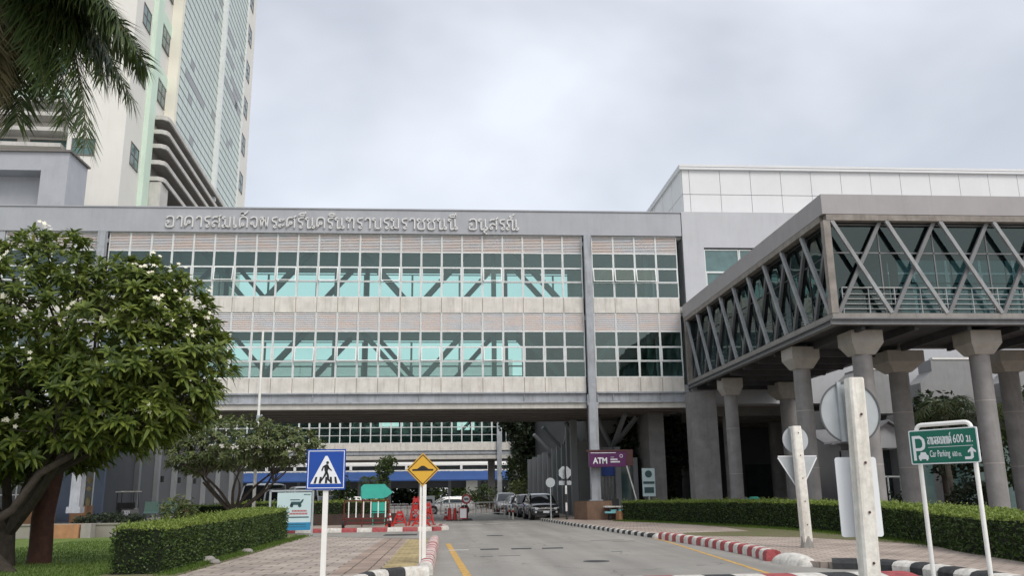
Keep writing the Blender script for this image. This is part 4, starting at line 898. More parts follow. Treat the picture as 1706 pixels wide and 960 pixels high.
m_ = MB(); m_.add([(19.9, 45.6, 4.1), (22.5, 45.6, 4.35), (22.5, 48, 5.0), (19.9, 48, 4.9), (19.9, 45.6, 4.0), (22.5, 45.6, 4.25), (22.5, 48, 4.9), (19.9, 48, 4.8)], [(0, 1, 2, 3), (7, 6, 5, 4), (0, 4, 5, 1), (1, 5, 6, 2), (3, 7, 4, 0)]); m_.build('awning', 'roof_metal', ks)

# ================================================================== VEGETATION
def ell_pts(ells, n, r, shell=0.62, rg=None):
    """points in a union of ellipsoids, biased to the outside; only those not deep within another one"""
    tot = sum(e[1][0] * e[1][1] + e[1][1] * e[1][2] for e in ells); pts = []
    for c, rad in ells:
        k = int(n * (rad[0] * rad[1] + rad[1] * rad[2]) / tot) + 1
        for _ in range(k):
            d = Vector((r.gauss(0, 1), r.gauss(0, 1), r.gauss(0, 1))).normalized(); q = r.uniform(shell, 1.03) ** 0.6
            q *= 1 + 0.16 * noise.noise(d * 2.3 + Vector(c))
            p = Vector(c) + Vector((d.x * rad[0], d.y * rad[1], d.z * rad[2])) * q
            if any(((p - Vector(c2)).x / r2_[0]) ** 2 + ((p - Vector(c2)).y / r2_[1]) ** 2 + ((p - Vector(c2)).z / r2_[2]) ** 2 < 0.30 for c2, r2_ in ells if c2 is not c): continue
            pts.append((p, d))
    return pts
def leaf(vs, fs, p, d, side, L, w, droop=0.25):
    """pointed leaf, folded along its midrib, bending down"""
    o = len(vs); n = side.cross(d).normalized(); dn = Vector((0, 0, -droop * L))
    a = p; m1 = p + d * L * 0.38 + n * 0.03 * L; m2 = p + d * L * 0.74 + dn * 0.45; t = p + d * L + dn
    s1 = side * w * 0.5; s2 = side * w * 0.46; kz = n * w * 0.12
    vs += [a, m1, m2, t, m1 + s1 + kz, m2 + s2 * 0.85 + kz, m1 - s1 + kz, m2 - s2 * 0.85 + kz]
    fs += [(o, o + 4, o + 1), (o + 1, o + 4, o + 5, o + 2), (o + 2, o + 5, o + 3), (o, o + 1, o + 6), (o + 1, o + 2, o + 7, o + 6), (o + 2, o + 3, o + 7)]
def rosette(vs, fs, p, d, r, L, w, n, droop=0.25):
    d = (d * 0.55 + Vector((0, 0, 0.65))).normalized(); a = d.orthogonal().normalized(); b = d.cross(a)
    ph = r.uniform(0, 6.28)
    for k in range(n):
        t = ph + k * 2.4; el_ = 0.12 + 0.9 * (k / n) + r.uniform(-0.15, 0.15)
        q = (a * math.cos(t) + b * math.sin(t)) * math.cos(el_) + d * math.sin(el_) * (1.0 if k > 2 else 0.2)
        q.normalize(); sd_ = q.cross(d)
        if sd_.length < 1e-3: sd_ = a.copy()
        sd_.normalize(); l = L * r.uniform(0.7, 1.15)
        leaf(vs, fs, p, q, sd_, l, w * r.uniform(0.85, 1.15), droop * r.uniform(0.5, 1.8))
def mesh_obj(name, vs, fs, m, parent, smooth=False):
    mb = MB(); mb.v = [tuple(v) for v in vs]; mb.f = fs; mb.mi = [0] * len(fs); return mb.build(name, m, parent, smooth=30 if smooth else None)
def limbs(mb, root, stems, tips, r, r0, sag=0.0, wob=0.12):
    """join tips to sub nodes, sub nodes to stem tops, stem tops to the root with curved tapering tubes"""
    def curve(a, b, ra, rb, n=5, wb=wob):
        a, b = Vector(a), Vector(b); L = (b - a).length; pts = []; rs = []
        o1 = Vector((r.uniform(-1, 1), r.uniform(-1, 1), r.uniform(-0.3, 0.6))) * L * wb
        for i in range(n + 1):
            t = i / n; pts.append(a.lerp(b, t) + o1 * math.sin(math.pi * t)); rs.append(ra + (rb - ra) * t)
        mb.tube(pts, rs, n=7, caps=True)
    for s in stems: curve(root, s, r0, r0 * 0.55, 6, 0.10)
    subs = []
    k = max(6, len(tips) // 9)
    for p in r.sample(tips, min(k, len(tips))):
        s = min(stems, key=lambda q: (Vector(q) - p).length); sv = Vector(s)
        m = sv.lerp(p, r.uniform(0.5, 0.72)); subs.append(m); curve(sv, m, r0 * 0.40, r0 * 0.2, 4)
    for p in tips:
        s = min(subs, key=lambda q: (q - p).length + 0.7 * max(0, q.z - p.z)); curve(s, p, r0 * 0.16, r0 * 0.085, 3, 0.08)

def frangipani(label, base, stems, ells, n, L, w, lm, seed, r0, flowers=0, per=13, group=None, barkm='bark', nb=160, yellow=0):
    r = random.Random(seed); t = thing('frangipani_tree', label, 'tree', base, group)
    pts = ell_pts(ells, n, r); vs, fs = [], []
    for p, d in pts: rosette(vs, fs, p, d, r, L, w, r.randint(per - 3, per + 3))
    mesh_obj('crown', vs, fs, lm, t)
    tb = MB(); tips = [p for p, d in r.sample(pts, min(nb, len(pts)))]
    limbs(tb, Vector(base) + Vector((0, 0, 0.75)), stems, tips, r, r0)
    tb.tube([Vector(base) + Vector(q) for q in ((0, 0, -0.15), (0.02, 0, 0.15), (0, 0, 0.45), (0, 0, 0.85))], [r0 * 2.0, r0 * 1.6, r0 * 1.45, r0 * 1.25], n=10)
    tb.build('trunk', barkm, t, smooth=50)
    if yellow:
        vs, fs = [], []
        for p, d in r.sample(pts, yellow): leaf(vs, fs, p + d * 0.1, (d + Vector((0, 0, 0.5))).normalized(), d.orthogonal().normalized(), L * 0.8, w)
        mesh_obj('yellowing_leaves', vs, fs, 'leaf_yellow', t)
    if flowers:
        vs, fs = [], []
        cam_side = [q for q in pts if q[1].y < 0.3 and q[1].z > -0.4]
        for p, d in r.sample(cam_side, flowers):
            for _ in range(r.randint(2, 6)):
                c = p + d * r.uniform(0.15, 0.32) + Vector((r.uniform(-.14, .14), r.uniform(-.14, .14), r.uniform(-.1, .16))); nn = (d + Vector((r.uniform(-.5, .5), -0.7, r.uniform(-.2, .6)))).normalized(); a = nn.orthogonal().normalized(); b = nn.cross(a)
                for k in range(5):
                    an = k * 1.2566; q = a * math.cos(an) + b * math.sin(an); s_ = nn.cross(q); o = len(vs)
                    vs += [c, c + q * 0.03 + s_ * 0.018, c + q * 0.062, c + q * 0.03 - s_ * 0.018]; fs.append((o, o + 1, o + 2, o + 3))
        mesh_obj('flowers', vs, fs, 'petal', t)
    return t
# large foreground frangipani
BT = (-10.5, 22.4, 0.08)
frangipani('large dense frangipani with white flowers and dark forking trunk on the near lawn', BT,
    [(-11.0, 22.8, 3.0), (-9.4, 22.2, 3.3), (-8.0, 22.1, 3.0), (-11.8, 21.7, 3.2), (-10.2, 23.4, 3.7), (-8.9, 21.2, 2.7)],
    [((-10.6, 22.4, 5.95), (2.7, 2.4, 2.45)), ((-8.2, 22.1, 5.5), (2.15, 2.2, 2.05)), ((-6.75, 21.9, 4.85), (1.35, 1.6, 1.45)), ((-12.6, 22.4, 5.6), (2.4, 2.4, 2.3)), ((-9.6, 21.6, 4.1), (2.6, 1.7, 1.05)), ((-7.2, 22.2, 4.0), (1.5, 1.4, 0.85)), ((-12.3, 21.8, 4.0), (2.2, 1.5, 1.4)), ((-10.6, 23.6, 3.7), (2.6, 1.3, 1.2)), ((-12.8, 23.0, 3.0), (1.8, 1.5, 1.1)), ((-10.2, 24.2, 3.3), (2.6, 1.0, 1.0)), ((-8.3, 23.0, 3.7), (1.7, 1.4, 0.9)), ((-12.2, 21.4, 2.9), (2.0, 1.1, 0.95)), ((-11.0, 23.6, 2.9), (1.7, 1.2, 0.9)), ((-8.9, 21.6, 3.35), (1.3, 1.0, 0.6)), ((-10.4, 21.3, 3.0), (1.6, 0.9, 0.7)), ((-7.7, 22.0, 3.45), (1.3, 1.2, 0.6)), ((-7.5, 22.0, 5.8), (1.6, 1.6, 1.6))],
    3300, 0.345, 0.09, 'leaf_frangi', 5, 0.135, flowers=70, per=13, nb=330, yellow=30)
# leaning second stem and reddish stump-like trunk in front of it
t_ = thing('tree_trunk', 'thick reddish brown trunk standing on the lawn below the large frangipani crown', 'tree', (-10.05, 23.2, 0.05))
mb = MB(); mb.tube([(-10.05, 23.2, -0.1), (-10.04, 23.2, 0.5), (-10.07, 23.2, 1.2), (-9.95, 23.15, 2.0), (-9.8, 23.1, 3.0), (-9.7, 23.0, 3.9)], [0.30, 0.27, 0.26, 0.25, 0.22, 0.16], n=12)
mb.build('trunk', 'bark_red', t_, smooth=50)
t_ = thing('leaning_tree', 'dark curving tree trunk leaning out of the left edge of the picture', 'tree', (-10.35, 20.6, 0.05))
mb = MB(); mb.tube([(-9.45, 20.6, -0.1), (-9.9, 20.6, 0.35), (-10.3, 20.7, 0.95), (-10.4, 20.8, 1.8), (-10.7, 21.0, 2.8), (-11.3, 21.3, 4.0)], [0.22, 0.18, 0.16, 0.15, 0.13, 0.10], n=10)
mb.tube([(-10.3, 20.7, 1.0), (-9.7, 20.8, 1.4), (-9.3, 21.0, 2.2), (-8.6, 21.4, 2.75), (-7.9, 21.8, 3.4)], [0.12, 0.10, 0.09, 0.08, 0.05], n=9)
mb.tube([(-10.4, 20.8, 1.6), (-11.0, 20.7, 2.0), (-11.2, 20.9, 3.2)], [0.13, 0.12, 0.08], n=8)
mb.build('trunk', 'bark', t_, smooth=50)
# small frangipani by the entrance
r_ = random.Random(4)
ST = [(-10.4 + 2.3 * math.cos(a) * k, 45 + 1.6 * math.sin(a), 2.6 + 0.3 * math.sin(a * 3)) for k, a in [(0.6, 0), (1, 0.9), (0.5, 1.8), (1, 2.7), (0.7, 3.4), (1.05, 4.2), (0.6, 5.0), (1, 5.7)]]
frangipani('spreading frangipani with many bare grey forks behind the clipped hedge, left of the poster board', (-10.5, 45, 0.1), ST,
    [((-10.6, 45, 4.25), (3.0, 2.6, 1.35)), ((-8.2, 45, 4.1), (2.0, 2.0, 1.0)), ((-12.5, 45, 3.9), (1.6, 2.0, 1.2))], 900, 0.28, 0.10, 'leaf_small', 8, 0.085, per=10, nb=330)

def leafy(name, label, cat, base, th_, ells, n, size, lm, seed, r0=0.2, group=None, shell=0.45, barkm='bark'):
    r = random.Random(seed); t = thing(name, label, cat, base, group); pts = ell_pts(ells, n, r, shell); vs, fs = [], []
    for p, d in pts:
        for _ in range(3):
            q = Vector((r.gauss(0, 1), r.gauss(0, 1), r.gauss(0, 0.7))); q.normalize(); sd_ = q.orthogonal().normalized(); sd_.rotate(Matrix.Rotation(r.uniform(0, 6), 3, q))
            c = p + Vector((r.uniform(-1, 1), r.uniform(-1, 1), r.uniform(-1, 1))) * size * 0.9; l = size * r.uniform(0.6, 1.3); o = len(vs)
            vs += [c - q * l * 0.5, c + sd_ * l * 0.27, c + q * l * 0.5, c - sd_ * l * 0.27]; fs.append((o, o + 1, o + 2, o + 3))
    mesh_obj('crown', vs, fs, lm, t)
    tb = MB(); b = Vector(base); top = b + Vector((0, 0, th_))
    tb.tube([b, b.lerp(top, 0.5) + Vector((0.05, 0, 0)), top], [r0 * 1.3, r0, r0 * 0.8], n=9)
    for c, rad in ells:
        for _ in range(4):
            e_ = Vector(c) + Vector((r.uniform(-.6, .6) * rad[0], r.uniform(-.6, .6) * rad[1], r.uniform(-.3, .5) * rad[2])); tb.tube([top, top.lerp(e_, 0.5) + Vector((0, 0, 0.1)), e_], [r0 * 0.6, r0 * 0.35, r0 * 0.1], n=6)
    tb.build('trunk', barkm, t, smooth=50); return t
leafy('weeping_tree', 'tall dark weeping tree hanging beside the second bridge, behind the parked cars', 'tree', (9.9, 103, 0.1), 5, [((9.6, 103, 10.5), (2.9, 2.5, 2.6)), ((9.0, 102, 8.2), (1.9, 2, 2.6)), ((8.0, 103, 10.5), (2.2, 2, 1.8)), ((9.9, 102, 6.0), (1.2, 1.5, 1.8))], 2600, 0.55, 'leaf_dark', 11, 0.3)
leafy('shade_tree', 'bushy green tree between the parked cars and the fluted wall', 'tree', (9.3, 108, 0.1), 2, [((8.6, 108, 4.2), (1.8, 1.5, 2.6)), ((10.5, 109, 4.6), (1.8, 1.5, 2.8))], 900, 0.45, 'leaf_mid', 12, 0.2)
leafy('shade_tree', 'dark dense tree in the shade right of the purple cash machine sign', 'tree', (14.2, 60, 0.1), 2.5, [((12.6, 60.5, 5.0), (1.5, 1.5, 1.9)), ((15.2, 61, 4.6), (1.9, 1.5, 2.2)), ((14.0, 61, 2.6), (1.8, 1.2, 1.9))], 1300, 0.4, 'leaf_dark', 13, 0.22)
gb = 'trees beyond the blue canopy'
for k, (x, y, h, w_, lb_) in enumerate([(-33, 168, 6, 7, 'broad tree behind the far left of the blue canopy'), (-21, 172, 5, 6, 'low green tree beyond the canopy, behind the poster board'), (-10, 170, 5.5, 6, 'green tree beyond the canopy, just right of the pedestrian sign'), (0, 173, 5, 6.5, 'green tree beyond the canopy, right of the yellow hump sign'), (10, 170, 5.5, 6.5, 'green tree beyond the canopy, behind the silver pickup'), (21, 172, 6, 6, 'tree beyond the canopy hidden mostly by the fluted wall')]):
    leafy('background_tree', lb_, 'tree', (x, y, 0), 2, [((x, y, h * 0.6), (w_, 2.5, h * 0.62)), ((x + 3, y, h * 0.5), (w_ * 0.6, 2, h * 0.5))], 800, 0.9, 'leaf_mid' if k % 2 else 'leaf_dark', 20 + k, 0.25, group=gb)
leafy('topiary_tree', 'round headed clipped tree standing behind the turquoise direction sign', 'tree', (-7.1, 100, 0.1), 3.2, [((-7.1, 100, 4.6), (1.0, 1.0, 0.85)), ((-7.3, 100, 3.3), (0.7, 0.7, 0.5)), ((-6.7, 100, 5.4), (0.9, .9, .5))], 340, 0.35, 'leaf_mid', 31, 0.16)
leafy('topiary_cone', 'dark clipped cone shaped shrub left of the turquoise direction sign', 'shrub', (-7.9, 68, 0.1), 0.5, [((-7.9, 68, 0.9), (1.1, 1.1, 0.9)), ((-7.9, 68, 1.8), (0.75, .75, .8)), ((-7.9, 68, 2.6), (0.4, .4, .7))], 500, 0.2, 'leaf_hedge', 32, 0.1, shell=0.7)
leafy('garden_bush', 'round bush with yellowish tips beside the far steel column', 'shrub', (5.0, 104, 0.1), 0.6, [((4.2, 104, 1.5), (1.4, 1, 1.3)), ((2.6, 105, 1.2), (1.3, 1, 1.0))], 420, 0.3, 'leaf_mid', 33, 0.1)
leafy('garden_bush', 'small light green bush behind the dark parked pickup', 'shrub', (8.3, 98, 0.1), 0.5, [((8.0, 98, 1.9), (1.3, 1, 1.2))], 260, 0.3, 'leaf_small', 34, 0.1)
leafy('garden_bush', 'low shrub behind the left legs of the green parking sign', 'shrub', (24.9, 41, 0.1), 0.4, [((24.9, 41, 1.1), (1.0, .8, .9))], 260, 0.25, 'leaf_dark', 35, 0.08)
leafy('garden_bush', 'dark shrub at the right edge behind the long hedge', 'shrub', (29.6, 42, 0.1), 0.4, [((29.8, 42, 1.2), (1.6, .9, 1.1))], 400, 0.25, 'leaf_dark', 36, 0.08)
leafy('garden_bush', 'low yellow green shrub under the bare forks of the small frangipani', 'shrub', (-15.2, 52, 0.1), 0.3, [((-15.2, 52, 0.9), (1.1, .8, .8))], 240, 0.22, 'leaf_small', 37, 0.06)

def frond(vs, fs, tb, p0, p1, p2, n, L, r, hang=0.7, reps=2):
    """one palm frond along a quadratic curve with two rows of drooping leaflets"""
    p0, p1, p2 = Vector(p0), Vector(p1), Vector(p2); pts = []
    for i in range(n + 1):
        t = i / n; q = p0 * (1 - t) ** 2 + p1 * 2 * t * (1 - t) + p2 * t * t; pts.append(q)
    tb.tube(pts[::4] + [pts[-1]], [0.035 * (1 - 0.85 * i / (len(pts[::4]))) for i in range(len(pts[::4]) + 1)], n=5)
    for i in range(2, n + 1):
        d = (pts[i] - pts[i - 1]).normalized(); sd_ = d.cross(Vector((0, 0, 1)))
        if sd_.length < 0.15: sd_ = Vector((1, 0, 0))
        sd_.normalize(); t = i / n; l = L * (math.sin(math.pi * (0.12 + 0.8 * t)) * 0.75 + 0.3)
        for s in (-1, 1, -1.01, 1.01)[:reps]:
            q = (sd_ * s * r.uniform(0.35, 1) + d * r.uniform(0.45, 0.8) + Vector((r.uniform(-.3, .3), r.uniform(-.3, .3), -hang * r.uniform(0.2, 1.4) + 0.25))).normalized()
            w = d * 0.028; a = pts[i]; m = a + q * l * 0.5; e_ = a + q * l + Vector((0, 0, -0.22 * l)); o = len(vs)
            vs += [a - w * 0.5, a + w * 0.5, m + w, m - w, e_]; fs += [(o, o + 1, o + 2, o + 3), (o + 3, o + 2, o + 4)]
def palm(name, label, base, top, fronds, L, lm, seed, n=56, r0=0.2, old=(), reps=2):
    r = random.Random(seed); t = thing(name, label, 'palm', base); tb = MB(); b, c = Vector(base), Vector(top)
    mid = b.lerp(c, 0.5) + Vector((-0.25, 0, 0)) ; tb.tube([b, b.lerp(mid, 0.5), mid, mid.lerp(c, 0.5), c], [r0 * 1.4, r0 * 1.1, r0, r0 * 0.9, r0 * 0.75], n=12); tb.build('trunk', 'palm_bark', t, smooth=50)
    for k, (p1, p2) in enumerate(fronds):
        vs, fs, ra = [], [], MB(); frond(vs, fs, ra, c, c + Vector(p1), c + Vector(p2), n, L, r, reps=reps)
        f = mesh_obj('frond', vs, fs, 'leaf_palm_old' if k in old else lm, t); ra.build('midrib', 'leaf_palm_old', f, smooth=50)
    return t
# overhanging palm at the top left
palm('palm_tree', 'palm with long drooping feathery fronds hanging into the top left corner', (-12.6, 15.2, 0.05), (-8.35, 15.0, 11.2),
     [((0.9, -0.3, 0.75), (2.65, -0.2, -1.55)), ((1.3, 0.2, 0.2), (1.85, 0.1, -3.35)), ((0.7, 0.1, 0.1), (0.55, 0.2, -2.9)), ((0.2, -0.2, 0.1), (0.15, -0.2, -3.0)), ((-0.4, 0, 0.1), (-0.6, 0.1, -3.2)), ((-1.2, 0, 0.6), (-2.8, 0, -1.6)),
      ((0.8, 1.0, 0.9), (1.9, 2.4, -0.6)), ((0.9, -0.9, 0.5), (1.9, -1.8, -1.1)), ((0.3, 0.5, 0.3), (0.9, 0.5, -2.2)), ((0.9, 0.5, 0.6), (2.35, 0.6, -2.2)), ((-0.8, 0.6, 0.8), (-1.8, 1.8, -1.0)), ((0.1, -0.3, 0), (-0.15, -0.5, -2.6)), ((0.5, -0.2, 0.3), (1.25, -0.4, -2.5)), ((0.6, 0.3, 0.9), (1.7, 0.5, -0.4)), ((0.9, 0.1, 0.1), (1.5, 0.0, -3.0)), ((1.1, -0.1, 0.5), (2.3, -0.3, -1.0)), ((0.5, 0, 0.4), (1.3, 0.1, -1.3)), ((0.2, 0.1, 0.2), (0.2, 0.3, -2.4)), ((1.0, 0.3, 0.3), (2.0, 0.2, -2.0))],
     0.92, 'leaf_palm', 41, n=120, old=(3, 4, 11), reps=4)
def ring_fronds(n, R_, up_, dn, seed):
    r = random.Random(seed); o = []
    for k in range(n):
        a = k * 6.283 / n + r.uniform(-.25, .25); q = r.uniform(0.75, 1.1); u = r.uniform(0.6, 1.3)
        o.append(((math.cos(a) * R_ * 0.45, math.sin(a) * R_ * 0.45, up_ * u), (math.cos(a) * R_ * q, math.sin(a) * R_ * q, dn * r.uniform(0.3, 1.5))))
    return o
palm('palm_tree', 'bushy palm behind the top bar of the green parking sign', (25.6, 43.5, 0.1), (25.6, 43.5, 5.2), ring_fronds(14, 2.0, 1.8, -0.5, 1), 0.7, 'leaf_palm', 42, n=34, r0=0.13)
palm('palm_tree', 'taller palm right of the column behind the green parking sign', (30.2, 44.5, 0.1), (30.2, 44.5, 5.4), ring_fronds(14, 1.8, 1.3, -0.9, 2), 0.7, 'leaf_mid', 43, n=34, r0=0.13)
palm('palm_tree', 'short dark palm at the foot of the green parking sign, behind the long hedge', (27.4, 44.0, 0.1), (27.4, 44.0, 1.2), ring_fronds(12, 1.1, 1.1, 0.3, 3), 0.45, 'leaf_dark', 44, n=22, r0=0.09)
palm('palm_tree', 'small palm standing before the second bridge, left of the clipped round tree', (-8.6, 98, 0.1), (-8.6, 98, 3.3), ring_fronds(10, 1.3, 0.9, -0.4, 4), 0.6, 'leaf_mid', 45, n=20, r0=0.13)

def hedge(label, path, w0, h, dens, seed, size=0.055):
    """clipped hedge along path [(x, y, width, height)]: dark core with small leaves over all faces"""
    r = random.Random(seed); t = thing('hedge', label, 'hedge', (path[0][0], path[0][1], 0.1)); P = [Vector((a, b, 0)) for a, b, *_ in path]
    core = MB(); rings = []; L = []
    for i, p in enumerate(P):
        d = (P[min(i + 1, len(P) - 1)] - P[max(i - 1, 0)]).normalized(); n = Vector((d.y, -d.x, 0)); w = path[i][2]; hh = path[i][3]
        L.append((p, n, w, hh)); q = 0.06; e = d * (0.06 if i == 0 else (-0.06 if i == len(P) - 1 else 0))
        rings.append([p + e - n * (w / 2 - q), p + e - n * (w / 2 - q) + Vector((0, 0, hh - q)), p + e + n * (w / 2 - q) + Vector((0, 0, hh - q)), p + e + n * (w / 2 - q)])
    core.loft(rings); core.build('branches', 'hedge_core', t)
    vs, fs, vt, ft = [], [], [], []
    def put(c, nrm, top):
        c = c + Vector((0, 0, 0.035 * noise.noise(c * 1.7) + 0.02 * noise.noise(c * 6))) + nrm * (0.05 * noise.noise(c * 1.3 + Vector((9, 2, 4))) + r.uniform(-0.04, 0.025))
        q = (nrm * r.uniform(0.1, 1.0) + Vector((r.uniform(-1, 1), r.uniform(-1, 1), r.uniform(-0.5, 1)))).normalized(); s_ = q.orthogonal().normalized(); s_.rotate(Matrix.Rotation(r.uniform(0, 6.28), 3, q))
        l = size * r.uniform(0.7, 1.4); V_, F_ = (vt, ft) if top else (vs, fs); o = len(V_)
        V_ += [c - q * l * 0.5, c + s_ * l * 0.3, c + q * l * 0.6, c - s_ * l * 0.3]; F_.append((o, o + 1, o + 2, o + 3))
    for i in range(len(P) - 1):
        a, b = L[i], L[i + 1]; ln = (b[0] - a[0]).length
        for _ in range(int(ln * (a[2] + b[2]) / 2 * dens * 1.2)):
            u, v = r.random(), r.uniform(-0.5, 0.5); p = a[0].lerp(b[0], u); n = a[1].lerp(b[1], u); w = a[2] + (b[2] - a[2]) * u; hh = a[3] + (b[3] - a[3]) * u
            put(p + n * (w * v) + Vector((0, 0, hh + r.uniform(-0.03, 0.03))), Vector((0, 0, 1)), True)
        for s in (-1, 1):
            for _ in range(int(ln * (a[3] + b[3]) / 2 * dens)):
                u, v = r.random(), r.random(); p = a[0].lerp(b[0], u); n = a[1].lerp(b[1], u); w = a[2] + (b[2] - a[2]) * u; hh = a[3] + (b[3] - a[3]) * u
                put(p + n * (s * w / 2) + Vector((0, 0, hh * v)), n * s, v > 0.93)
    for i, sg in ((0, -1), (len(P) - 1, 1)):
        p, n, w, hh = L[i]; dd = Vector((-n.y, n.x, 0)) * sg
        for _ in range(int(w * hh * dens)):
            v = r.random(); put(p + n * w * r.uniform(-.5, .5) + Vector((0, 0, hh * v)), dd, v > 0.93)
    for i in range(len(P) - 1):
        a, b = L[i], L[i + 1]
        for _ in range(int((b[0] - a[0]).length * 9)):
            u, v = r.random(), r.uniform(-0.5, 0.5); p = a[0].lerp(b[0], u) + a[1] * (a[2] * v) + Vector((0, 0, a[3] + (b[3] - a[3]) * u)); hh = r.uniform(0.05, 0.16)
            for q in range(5):
                c = p + Vector((r.uniform(-.03, .03), r.uniform(-.03, .03), hh * q / 4)); dd = Vector((r.uniform(-1, 1), r.uniform(-1, 1), 0.6)).normalized(); s_ = dd.orthogonal().normalized(); l = size; o = len(vt)
                vt += [c, c + dd * l * .5 + s_ * l * .25, c + dd * l, c + dd * l * .5 - s_ * l * .25]; ft.append((o, o + 1, o + 2, o + 3))
    mesh_obj('leaves', vs, fs, 'leaf_hedge', t); mesh_obj('skylit_new_growth', vt, ft, 'leaf_hedge_top', t)  # top leaves paler than the sides: young growth plus painted sky light
    return t
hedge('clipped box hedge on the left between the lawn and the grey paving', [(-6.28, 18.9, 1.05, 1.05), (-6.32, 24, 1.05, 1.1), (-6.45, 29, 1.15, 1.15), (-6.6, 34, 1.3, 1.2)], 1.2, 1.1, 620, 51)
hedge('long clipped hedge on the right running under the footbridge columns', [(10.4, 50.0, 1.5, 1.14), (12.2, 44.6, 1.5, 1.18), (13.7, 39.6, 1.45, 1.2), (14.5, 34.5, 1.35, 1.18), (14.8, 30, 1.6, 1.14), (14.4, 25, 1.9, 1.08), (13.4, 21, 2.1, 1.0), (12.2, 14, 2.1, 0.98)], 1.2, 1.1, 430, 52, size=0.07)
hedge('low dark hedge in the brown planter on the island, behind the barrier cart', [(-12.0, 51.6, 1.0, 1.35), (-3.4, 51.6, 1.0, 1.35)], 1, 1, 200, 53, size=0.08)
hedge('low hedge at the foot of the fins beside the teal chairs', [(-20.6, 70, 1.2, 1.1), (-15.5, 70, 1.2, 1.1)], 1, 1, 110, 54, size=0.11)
# lawn grass blades
r = random.Random(61); vs, fs = [], []
for _ in range(16000):
    y = 19.0 + 16 * r.random() ** 1.3; x = r.uniform(-14, -6.7); h = r.uniform(0.03, 0.075); a = r.uniform(0, 3.14); o = len(vs); z = 0.1
    vs += [(x - 0.012 * math.cos(a), y - 0.012 * math.sin(a), z), (x + 0.012 * math.cos(a), y + 0.012 * math.sin(a), z), (x + r.uniform(-.03, .03), y + r.uniform(-.03, .03), z + h)]; fs.append((o, o + 1, o + 2))
for _ in range(5000):
    y = r.uniform(18.5, 36); x = -5.62 + r.gauss(0, 0.12); h = r.uniform(0.03, 0.10); a = r.uniform(0, 3.14); o = len(vs); z = 0.12
    vs += [(x - 0.014 * math.cos(a), y, z), (x + 0.014 * math.cos(a), y + 0.01, z), (x + r.uniform(-.04, .04), y, z + h)]; fs.append((o, o + 1, o + 2))
for _ in range(7000):
    t = r.random(); pts = [(9.6, 49.2), (11.5, 44.2), (12.9, 39.3), (13.75, 34.4), (14.0, 29), (13.3, 21)]; k = min(4, int(t * 5)); u = t * 5 - k; x = pts[k][0] + (pts[k + 1][0] - pts[k][0]) * u - abs(r.gauss(0, 0.3)); y = pts[k][1] + (pts[k + 1][1] - pts[k][1]) * u
    h = r.uniform(0.03, 0.11); o = len(vs); vs += [(x - 0.014, y, 0.12), (x + 0.014, y + 0.01, 0.12), (x + r.uniform(-.04, .04), y, 0.12 + h)]; fs.append((o, o + 1, o + 2))
g_ = mesh_obj('grass', vs, fs, 'grass_blade', None); tag(g_, 'short green grass on the lawn and along the hedges', 'grass'); struct(g_, 'stuff')
# stones by the left hedge
r = random.Random(5)
for k, (x, y, s) in enumerate([(-5.55, 25.6, 0.16), (-5.75, 22.3, 0.2), (-5.4, 21.6, 0.13)]):
    mb = MB(); rings = []
    for i in range(6):
        a = math.pi * (i + 0.3) / 6.6; rings.append([Vector((math.cos(t) * math.sin(a) * s * r.uniform(.85, 1.15), math.sin(t) * math.sin(a) * s * r.uniform(.85, 1.15), -math.cos(a) * s * 0.6)) for t in [q * 0.6283 for q in range(10)]])
    o = mb.loft(rings).xf(Matrix.Translation((x, y, 0.16))).build('stone', 'kerb_concrete', smooth=60)
    tag(o, ['grey stone at the foot of the left hedge, farthest of three', 'biggest grey stone at the foot of the left hedge', 'smallest grey stone beside the left hedge, nearest the paving'][k], 'stone')

# ================================================================== SIGNS
def rbox(mb, x0, z0, x1, z1, y0, y1, r=0.03, n=4):
    pts = []
    for cx, cz, a0 in ((x1 - r, z1 - r, 0), (x0 + r, z1 - r, 90), (x0 + r, z0 + r, 180), (x1 - r, z0 + r, 270)):
        for k in range(n + 1): a = R(a0 + 90 * k / n); pts.append((cx + r * math.cos(a), cz + r * math.sin(a)))
    mb.prism(pts, y0, y1); return mb
def ring(mb, x0, z0, x1, z1, w, y0, y1):
    mb.box(x0, y0, z0, x1, y1, z0 + w); mb.box(x0, y0, z1 - w, x1, y1, z1); mb.box(x0, y0, z0 + w, x0 + w, y1, z1 - w); mb.box(x1 - w, y0, z0 + w, x1, y1, z1 - w)
# pedestrian crossing sign
X, Y, Z = -2.19, 16.2, 2.08
t_ = thing('pedestrian_crossing_sign', 'square blue sign with a walking figure in a white triangle on a white post', 'road sign', (X, Y, 0.1))
MB().box(X - 0.045, Y + 0.02, -0.05, X + 0.045, Y + 0.09, 1.8).build('post', 'white_paint', t_)
h = 0.345
MB().box(X - h, Y - 0.012, Z - h - 0.005, X + h, Y + 0.012, Z + h + 0.02).build('board', 'blue_sign', t_)
MB().box(X - 0.15, Y + 0.015, Z - h - 0.02, X + 0.15, Y + 0.04, Z - h + 0.05).build('bracket', 'galv', t_)
m_ = MB(); ring(m_, X - h + 0.022, Z - h + 0.02, X + h - 0.022, Z + h - 0.005, 0.013, Y - 0.0145, Y - 0.012); m_.build('border', 'sign_white', t_)
MB().prism([(X - 0.272, Z - 0.245), (X + 0.272, Z - 0.245), (X + 0.02, Z + 0.245), (X - 0.02, Z + 0.245)], Y - 0.0145, Y - 0.012).build('triangle', 'sign_white', t_)
ya, yb = Y - 0.0175, Y - 0.0145; m_ = MB(); m_.disc(X + 0.022, ya + 0.003, Z + 0.125, 0.026, t=0.003)
